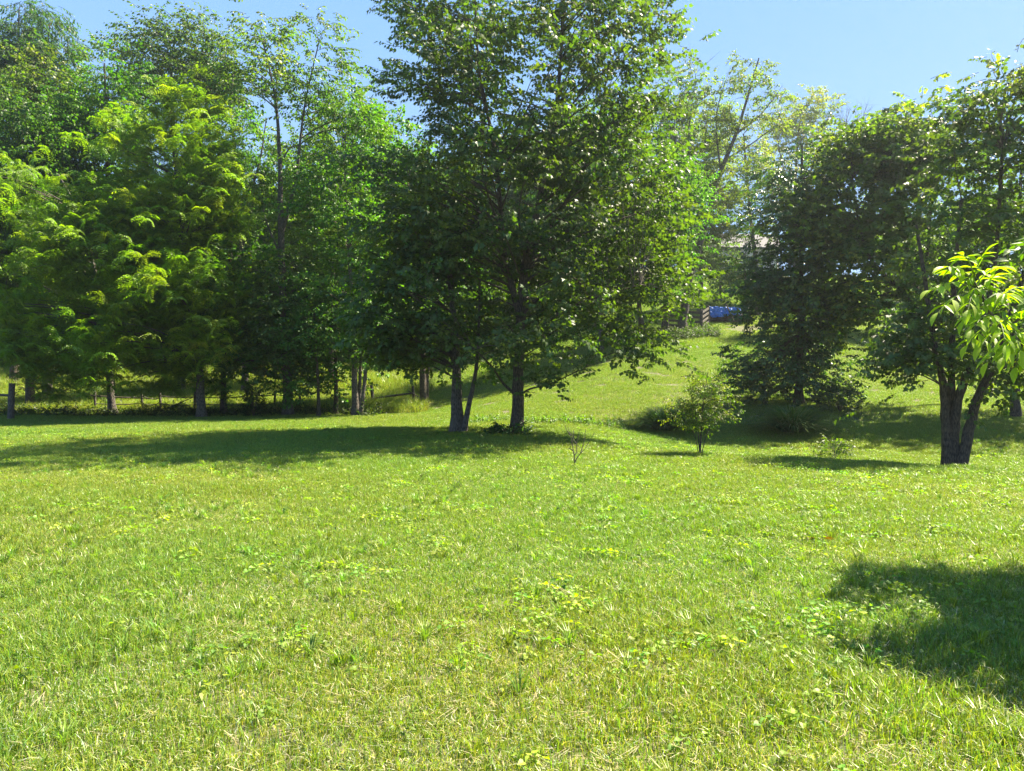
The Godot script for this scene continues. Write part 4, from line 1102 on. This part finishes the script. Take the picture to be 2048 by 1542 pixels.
	shrub("maple_sucker", "low tuft of leafy suckers round the foot of the big maple", -0.05, -19.7, 0.5, 0.2, 90, "weed", Color(0.07, 0.15, 0.04), 505)
	shrub("bush", "low bright bush at the left edge of the dense dark tree", 8.55, -29.0, 0.9, 1.5, 300, "weed", Color(0.09, 0.17, 0.035), 506)
	# undergrowth along the tree line, weeds in the lawn
	var under := Copies.new()
	for k in 4200:
		var d := r.randf_range(28.0, 34.5)
		var px := r.randf_range(-22.0, -5.2)
		if d < 29.3 + 1.2 * patchy.get_noise_2d(px, 3.0):
			continue
		under.put(Basis(Vector3.UP, r.randf() * TAU) * Basis(Vector3.BACK, r.randf_range(0.2, 1.2)) * Basis.from_scale(Vector3.ONE * r.randf_range(0.5, 1.5)), on_ground(px, -d, 0.02 - pow(r.randf(), 3.0) * 0.25 * (1.0 + patchy.get_noise_2d(px, d) * 2.0)), tint(r, Color(0.07, 0.11, 0.03), 0.35))
	for k in 1500:
		var px := r.randf_range(7.0, 12.5)
		under.put(Basis(Vector3.UP, r.randf() * TAU) * Basis(Vector3.BACK, r.randf_range(0.2, 1.2)) * Basis.from_scale(Vector3.ONE * r.randf_range(0.8, 1.6)), on_ground(px, r.randf_range(-46.5, -42.5) - (px - 7.0) * 0.6, -0.05 - r.randf() * 0.2), tint(r, Color(0.07, 0.12, 0.03), 0.3))
	heap(under.node("undergrowth", sprigs["weed0"]), "low weeds and ivy under the trees along the fence lines", "undergrowth")
	var weeds := Copies.new()
	for spot in [[1.92, -23.5, 1.3, 130], [0.83, -23, 0.6, 60], [-0.78, -24.5, 0.6, 70], [2.73, -24, 0.7, 50]]:
		for k in spot[3]:
			var p := on_ground(spot[0] + r.randfn() * spot[2] * 0.5, spot[1] + r.randfn() * 0.3, 0.0 - r.randf() * 0.1)
			weeds.put(Basis(Vector3.UP, r.randf() * TAU) * Basis(Vector3.BACK, r.randf_range(0.4, 1.3)) * Basis.from_scale(Vector3.ONE * r.randf_range(0.4, 0.9)), p, tint(r, Color(0.16, 0.27, 0.05), 0.3))
	heap(weeds.node("tall_weeds", sprigs["weed1"]), "strip of taller broad leaved weeds behind the maple trunks", "weeds")
	# violets and other broad leaves in the turf
	var vm := MB.new()
	for k in 9:
		var an := r.randf() * TAU
		var out := Vector3(cos(an), 0, sin(an))
		var at := out * r.randf_range(0.01, 0.09) + Vector3.UP * r.randf_range(0.035, 0.075)
		leaf(vm, at, out + Vector3.UP * r.randf_range(-0.3, 0.25), lean(r, 0.5), r.randf_range(0.02, 0.038), 1.0, HEART, r.randf_range(0.1, 0.5), 0.2, tint(r, Color.WHITE, 0.12))
	var violet := vm.mesh(M.soft_leaf)
	var vio := Copies.new()
	var beds := FastNoiseLite.new()
	beds.seed = 5
	beds.frequency = 0.55
	beds.fractal_octaves = 4
	for k in 42000:
		var d := sqrt(r.randf()) * 20.0 + 2.0
		var px := r.randf_range(-0.8, 0.8) * d
		var v := beds.get_noise_2d(px, d) + 0.2 * smoothstep(-3.0, 4.0, px) + 0.4 * exp(-pow((d - 5.1) / 0.6, 2.0) - pow((px - 0.1) / 0.6, 2.0)) + 0.25 * exp(-pow((d - 4.6) / 0.9, 2.0) - pow((px - 1.2) / 0.7, 2.0))
		if d > 13.0:
			v -= 0.12
		if r.randf() > 0.05 + 0.5 * smoothstep(0.1, 0.55, v):
			continue
		vio.put(Basis(Vector3.UP, r.randf() * TAU) * Basis(Vector3.RIGHT, r.randf_range(-0.35, 0.35)) * Basis.from_scale(Vector3.ONE * r.randf_range(0.5, 1.25)), on_ground(px, -d), tint(r, Color(0.24, 0.36, 0.045), 0.5))
	heap(vio.node("violet_leaves", violet), "heart shaped bright violet leaves scattered in patches through the lawn", "weeds")
	# coarse tufts
	var tm := MB.new()
	for k in 26:
		var an := r.randf() * TAU
		var out := Vector3(cos(an), 0, sin(an))
		var h := r.randf_range(0.07, 0.16)
		var b := out * r.randf_range(0.0, 0.025)
		var sd := out.cross(Vector3.UP).rotated(Vector3.UP, r.randf_range(-0.6, 0.6)) * 0.0035
		var m := b + out * h * 0.25 + Vector3.UP * h * 0.65
		var e := b + out * h * r.randf_range(0.4, 0.9) + Vector3.UP * h * 0.95
		var col := tint(r, Color.WHITE, 0.2)
		tm.quad(b - sd, m - sd, m + sd, b + sd, col)
		tm.tri(m - sd, e, m + sd, col)
	var tufts := Copies.new()
	for k in 12000:
		var d := sqrt(r.randf()) * 21.0 + 2.0
		var px := r.randf_range(-0.78, 0.78) * d
		var v := patchy.get_noise_2d(px * 1.6 + 11.0, d * 1.6)
		if v < 0.08 and r.randf() > 0.22:
			continue
		tufts.put(Basis(Vector3.UP, r.randf() * TAU) * Basis.from_scale(Vector3.ONE * r.randf_range(0.4, 0.95)), on_ground(px, -d), tint(r, Color(0.2, 0.29, 0.04), 0.4))
	heap(tufts.node("coarse_grass_tufts", tm.mesh(M.grass)), "coarse longer grass tufts standing out of the mown lawn", "grass")
	# loose dry stalks
	var dm := MB.new()
	for k in 5:
		var an := r.randf() * TAU
		var b := Vector3(r.randf_range(-0.05, 0.05), 0.03, r.randf_range(-0.05, 0.05))
		var out := Vector3(cos(an), r.randf_range(0.0, 0.7), sin(an)) * r.randf_range(0.03, 0.08)
		var sd := out.cross(Vector3.UP).normalized() * 0.0016
		dm.quad(b - sd, b + out - sd, b + out + sd, b + sd, tint(r, Color(0.46, 0.42, 0.26), 0.25))
	var dry := Copies.new()
	for k in 5000:
		var d := sqrt(r.randf()) * 14.0 + 2.0
		dry.put(Basis(Vector3.UP, r.randf() * TAU) * Basis.from_scale(Vector3.ONE * r.randf_range(0.6, 1.3)), on_ground(r.randf_range(-0.78, 0.78) * d, -d), Color.WHITE)
	heap(dry.node("dry_stalks", dm.mesh(M.grass)), "pale dry grass clippings and stalks lying in the lawn", "grass")
	# clover heads
	var cm := MB.new()
	cm.tube([Vector3.ZERO, Vector3(0.004, 0.05, 0), Vector3(0.006, 0.085, 0)], [0.001, 0.001, 0.001], 3, Color(0.1, 0.2, 0.04))
	for k in 40:
		var dir := Vector3(r.randfn(), r.randfn() + 0.4, r.randfn()).normalized()
		leaf(cm, Vector3(0.006, 0.088, 0) + dir * 0.003, dir, Vector3(dir.z, 0.3, -dir.x), 0.008, 0.8, LANCE, 0.2, 0.0, Color(0.75, 0.73, 0.66))
	var clover := Copies.new()
	for k in 170:
		var d := sqrt(r.randf()) * 11.0 + 2.4
		clover.put(Basis(Vector3.UP, r.randf() * TAU) * Basis(Vector3.RIGHT, r.randf_range(-0.3, 0.3)), on_ground(r.randf_range(-0.7, 0.7) * d, -d), Color.WHITE)
	heap(clover.node("clover_flowers", cm.mesh(M.soft_leaf)), "small white clover flower heads dotted over the lawn", "flowers")
	# dead brown leaves on the lawn
	var dl := on_ground(2.93, -7.4)
	var dead := thing("dead_leaves", "small curled clump of dead brown leaves on the right lawn", "dead leaves", dl)
	for k in 6:
		var mb := MB.new()
		leaf(mb, Vector3(-0.1 + 0.04 * k, 0.035, r.randf_range(-0.02, 0.02)), Vector3(1, r.randf_range(-0.2, 0.5), r.randf_range(-0.6, 0.6)), lean(r, 0.9), 0.07, 0.9, OVATE, 0.7, 0.5, tint(r, Color(0.12, 0.065, 0.03), 0.3))
		part("leaf", mb.mesh(M.leaf), dead)

func shrub(called: String, label: String, x: float, z: float, wide: float, tall: float, count: int, kind: String, col: Color, sd: int) -> void:
	var r := rng_of(sd)
	var at := on_ground(x, z)
	var t := thing(called, label, "shrub", at)
	var wood := MB.new()
	for k in 9:
		var an := r.randf() * TAU
		var e := Vector3(cos(an) * wide * r.randf_range(0.2, 0.8), tall * r.randf_range(0.5, 0.95), sin(an) * wide * r.randf_range(0.2, 0.8))
		wood.tube([Vector3(0, -0.03, 0), e * 0.5 + Vector3.UP * tall * 0.12, e], [0.012, 0.008, 0.003], 4, Color.WHITE)
	part("stems", wood.mesh(M.twig), t, true)
	var c := Copies.new()
	for k in count:
		var an := r.randf() * TAU
		var h := pow(r.randf(), 0.8)
		var rad := wide * sqrt(r.randf()) * sqrt(maxf(0.05, 1.0 - pow(h * 1.7 - 0.75, 2.0)))
		var p := Vector3(cos(an) * rad, h * tall + r.randf_range(-0.03, 0.05), sin(an) * rad)
		p.y += ground_at(at.x + p.x, at.z + p.z) - at.y
		c.put(Basis(Vector3.UP, -an + r.randf_range(-0.8, 0.8)) * Basis(Vector3.BACK, r.randf_range(-0.2, 1.0)) * Basis.from_scale(Vector3.ONE * r.randf_range(0.7, 1.2)), p, tint(r, col, 0.25))
	var f := c.node("foliage", sprigs["%s%d" % [kind, sd % 3]])
	t.add_child(f, true)
	f.set_meta("kind", "stuff")


# ------------------------------------------------------------------ the tree beside the camera: one bough reaches into the picture
func build_near_tree() -> void:
	var r := rng_of(91)
	tree("yard_tree", "leafy tree beyond the right edge that shades the near lawn", "tree",
		[[[5.6, 0.0, -6.3, 0.1], [5.6, 1.0, -6.3, 0.08], [5.65, 2.4, -6.3, 0.05], [5.7, 4.2, -6.6, 0.02]]],
		[[5.35, 2.55, -6.1, 1.05, 0.65, 0.85], [6.1, 2.9, -6.2, 1.1, 0.9, 1.1], [5.9, 3.7, -6.5, 0.8, 0.6, 0.7], [5.75, 3.9, -7.2, 0.45, 0.15, 0.22], [5.3, 2.0, -5.5, 0.6, 0.35, 0.5], [4.45, 2.2, -5.3, 0.4, 0.25, 0.4], [4.1, 2.1, -4.85, 0.3, 0.2, 0.35], [5.1, 2.3, -5.5, 0.7, 0.3, 0.6]],
		{"leaf": "pinnate", "color": Color(0.07, 0.16, 0.025), "dens": 1.9, "clump": 0.26, "per": 4, "size": 0.8, "seed": 92, "bark": "grey_bark"})
	var base := on_ground(4.7, -2.5)
	var t := thing("hickory_tree", "nearby hickory whose bough of big bright leaves reaches in at the right", "tree", base)
	var mb := MB.new()
	mb.tube([Vector3(0, -0.1, 0), Vector3(0, 0.8, 0), Vector3(-0.05, 1.8, 0), Vector3(0.1, 3.2, 0)], [0.09, 0.07, 0.055, 0.02], 9, Color.WHITE, true, 0.05, r)
	part("trunk", mb.mesh(M.grey_bark), t)
	var tips := Copies.new()
	var wood := MB.new()
	for k in 40:
		var p := Vector3(clampf(r.randfn() * 0.5, -0.7, 1.0) + 0.3, 2.3 + r.randfn() * 0.4, r.randfn() * 0.5 + 0.4)
		wood.tube([Vector3(0, clampf(p.y - 0.5, 0.8, 2.8), 0), p * Vector3(0.5, 1, 0.5) + Vector3(0, 0.1, 0), p], [0.02, 0.012, 0.005], 4, Color.WHITE)
		for j in 3:
			tips.put(Basis(Vector3.UP, r.randf() * TAU).scaled(Vector3.ONE * r.randf_range(0.8, 1.1)), p + Vector3(r.randfn(), r.randfn(), r.randfn()) * 0.12, tint(r, Color(0.16, 0.28, 0.03), 0.2))
	part("branches", wood.mesh(M.twig), t, true)
	var crown := tips.node("crown", sprigs["pinnate0"])
	t.add_child(crown, true)
	crown.set_meta("kind", "stuff")
	# the bough: from the trunk towards the picture
	var bough := [Vector3(4.7, 1.45, -2.5), Vector3(3.8, 1.45, -2.55), Vector3(2.9, 1.54, -2.75), Vector3(2.02, 1.66, -2.95), Vector3(1.81, 1.8, -2.9), Vector3(1.73, 1.95, -2.9)]
	var bm := MB.new()
	var bp := []
	for p in bough:
		bp.append(p - base)
	bm.tube(bp, [0.03, 0.024, 0.018, 0.012, 0.007, 0.004], 7, Color.WHITE)
	part("bough", bm.mesh(M.grey_bark), t)
	# pinnate leaves: [foot on the bough, direction and reach, leaflets pairs]
	var leaves := [[[1.728, 1.947, -2.9], [1.596, 1.996, -2.85]], [[1.728, 1.956, -2.9], [1.765, 2.05, -2.9]], [[1.737, 1.938, -2.9], [1.872, 2.01, -2.95]], [[1.756, 1.9, -2.9], [1.514, 1.908, -2.8]], [[1.765, 1.881, -2.9], [1.514, 1.822, -2.75]], [[1.803, 1.844, -2.9], [1.939, 1.934, -2.95]], [[1.812, 1.806, -2.9], [1.638, 1.76, -2.75]], [[1.831, 1.788, -2.9], [1.943, 1.844, -2.9]], [[1.901, 1.753, -2.95], [1.695, 1.7, -2.8]], [[1.92, 1.734, -2.95], [1.777, 1.663, -2.8]], [[1.939, 1.714, -2.95], [1.91, 1.628, -2.85]], [[1.733, 1.966, -2.9], [1.661, 2.039, -2.85]], [[1.741, 1.928, -2.9], [1.643, 1.985, -2.9]], [[1.752, 1.91, -2.9], [1.772, 1.959, -2.85]], [[1.775, 1.872, -2.9], [1.795, 1.89, -2.8]], [[1.79, 1.859, -2.9], [1.67, 1.803, -2.85]], [[1.821, 1.797, -2.9], [1.754, 1.707, -2.75]], [[1.872, 1.781, -2.95], [1.679, 1.711, -2.85]], [[1.91, 1.743, -2.95], [1.962, 1.769, -2.9]], [[1.929, 1.724, -2.95], [1.753, 1.646, -2.85]], [[1.948, 1.705, -2.95], [1.855, 1.628, -2.85]], [[2.001, 1.697, -3], [2.0, 1.656, -2.9]], [[1.991, 1.697, -3], [1.957, 1.821, -3.1]], [[2.01, 1.716, -3], [2.158, 1.801, -3.1]], [[2.03, 1.658, -3], [2.107, 1.542, -3]], [[1.746, 1.919, -2.9], [1.62, 1.831, -2.75]], [[1.881, 1.81, -2.95], [1.84, 1.691, -2.8]]]
	for l in leaves:
		var a := Vector3(l[0][0], l[0][1], l[0][2]) - base
		var b := Vector3(l[1][0], l[1][1], l[1][2]) - base
		var knee := a.lerp(b, 0.5) + Vector3.UP * a.distance_to(b) * 0.28
		var rach := MB.new()
		var path := []
		for k in 8:
			var u := k / 7.0
			path.append(a.lerp(knee, u).lerp(knee.lerp(b, u), u))
		rach.tube(path, [0.003, 0.0028, 0.0025, 0.0022, 0.002, 0.0018, 0.0015, 0.001], 5, Color(0.2, 0.26, 0.08))
		part("leaf_stalk", rach.mesh(M.soft_leaf), t)
		var dir := (b - a).normalized()
		var cross := dir.cross(Vector3.UP).normalized()
		for k in 5:
			var u := 0.26 + 0.16 * k
			var at: Vector3 = path[int(u * 7)]
			for s in [-1.0, 1.0]:
				var lm := MB.new()
				var out: Vector3 = cross * s * 0.75 + dir * 0.55 + Vector3.DOWN * r.randf_range(0.05, 0.75)
				big_leaf(lm, at, out, lean(r, 0.35), r.randf_range(0.05, 0.068) * (0.8 + 0.07 * k), tint(r, Color(0.34, 0.47, 0.035), 0.15))
				part("leaf", lm.mesh(M.soft_leaf), t)
		var em := MB.new()
		big_leaf(em, path[7], dir + Vector3.DOWN * 0.4, lean(r, 0.3), 0.066, tint(r, Color(0.34, 0.47, 0.035), 0.12))
		part("leaf", em.mesh(M.soft_leaf), t)

# a leaflet with a folded midrib and a curved tip
func big_leaf(mb: MB, at: Vector3, tip: Vector3, up: Vector3, size: float, col: Color) -> void:
	var t := tip.normalized()
	var side := t.cross(up).normalized()
	var nn := side.cross(t)
	var wid := [0.01, 0.1, 0.165, 0.19, 0.165, 0.09, 0.0]
	for s in [-1.0, 1.0]:
		for k in 6:
			var q := []
			for e in [[k, 0], [k + 1, 0], [k + 1, 1], [k, 1]]:
				var y: float = e[0] / 6.0
				var w: float = wid[e[0]] * e[1]
				q.append(at + (t * y + side * s * w + nn * (w * 0.45 - 0.32 * y * y)) * size)
			if s > 0:
				mb.quad(q[0], q[1], q[2], q[3], col)
			else:
				mb.quad(q[0], q[3], q[2], q[1], col)
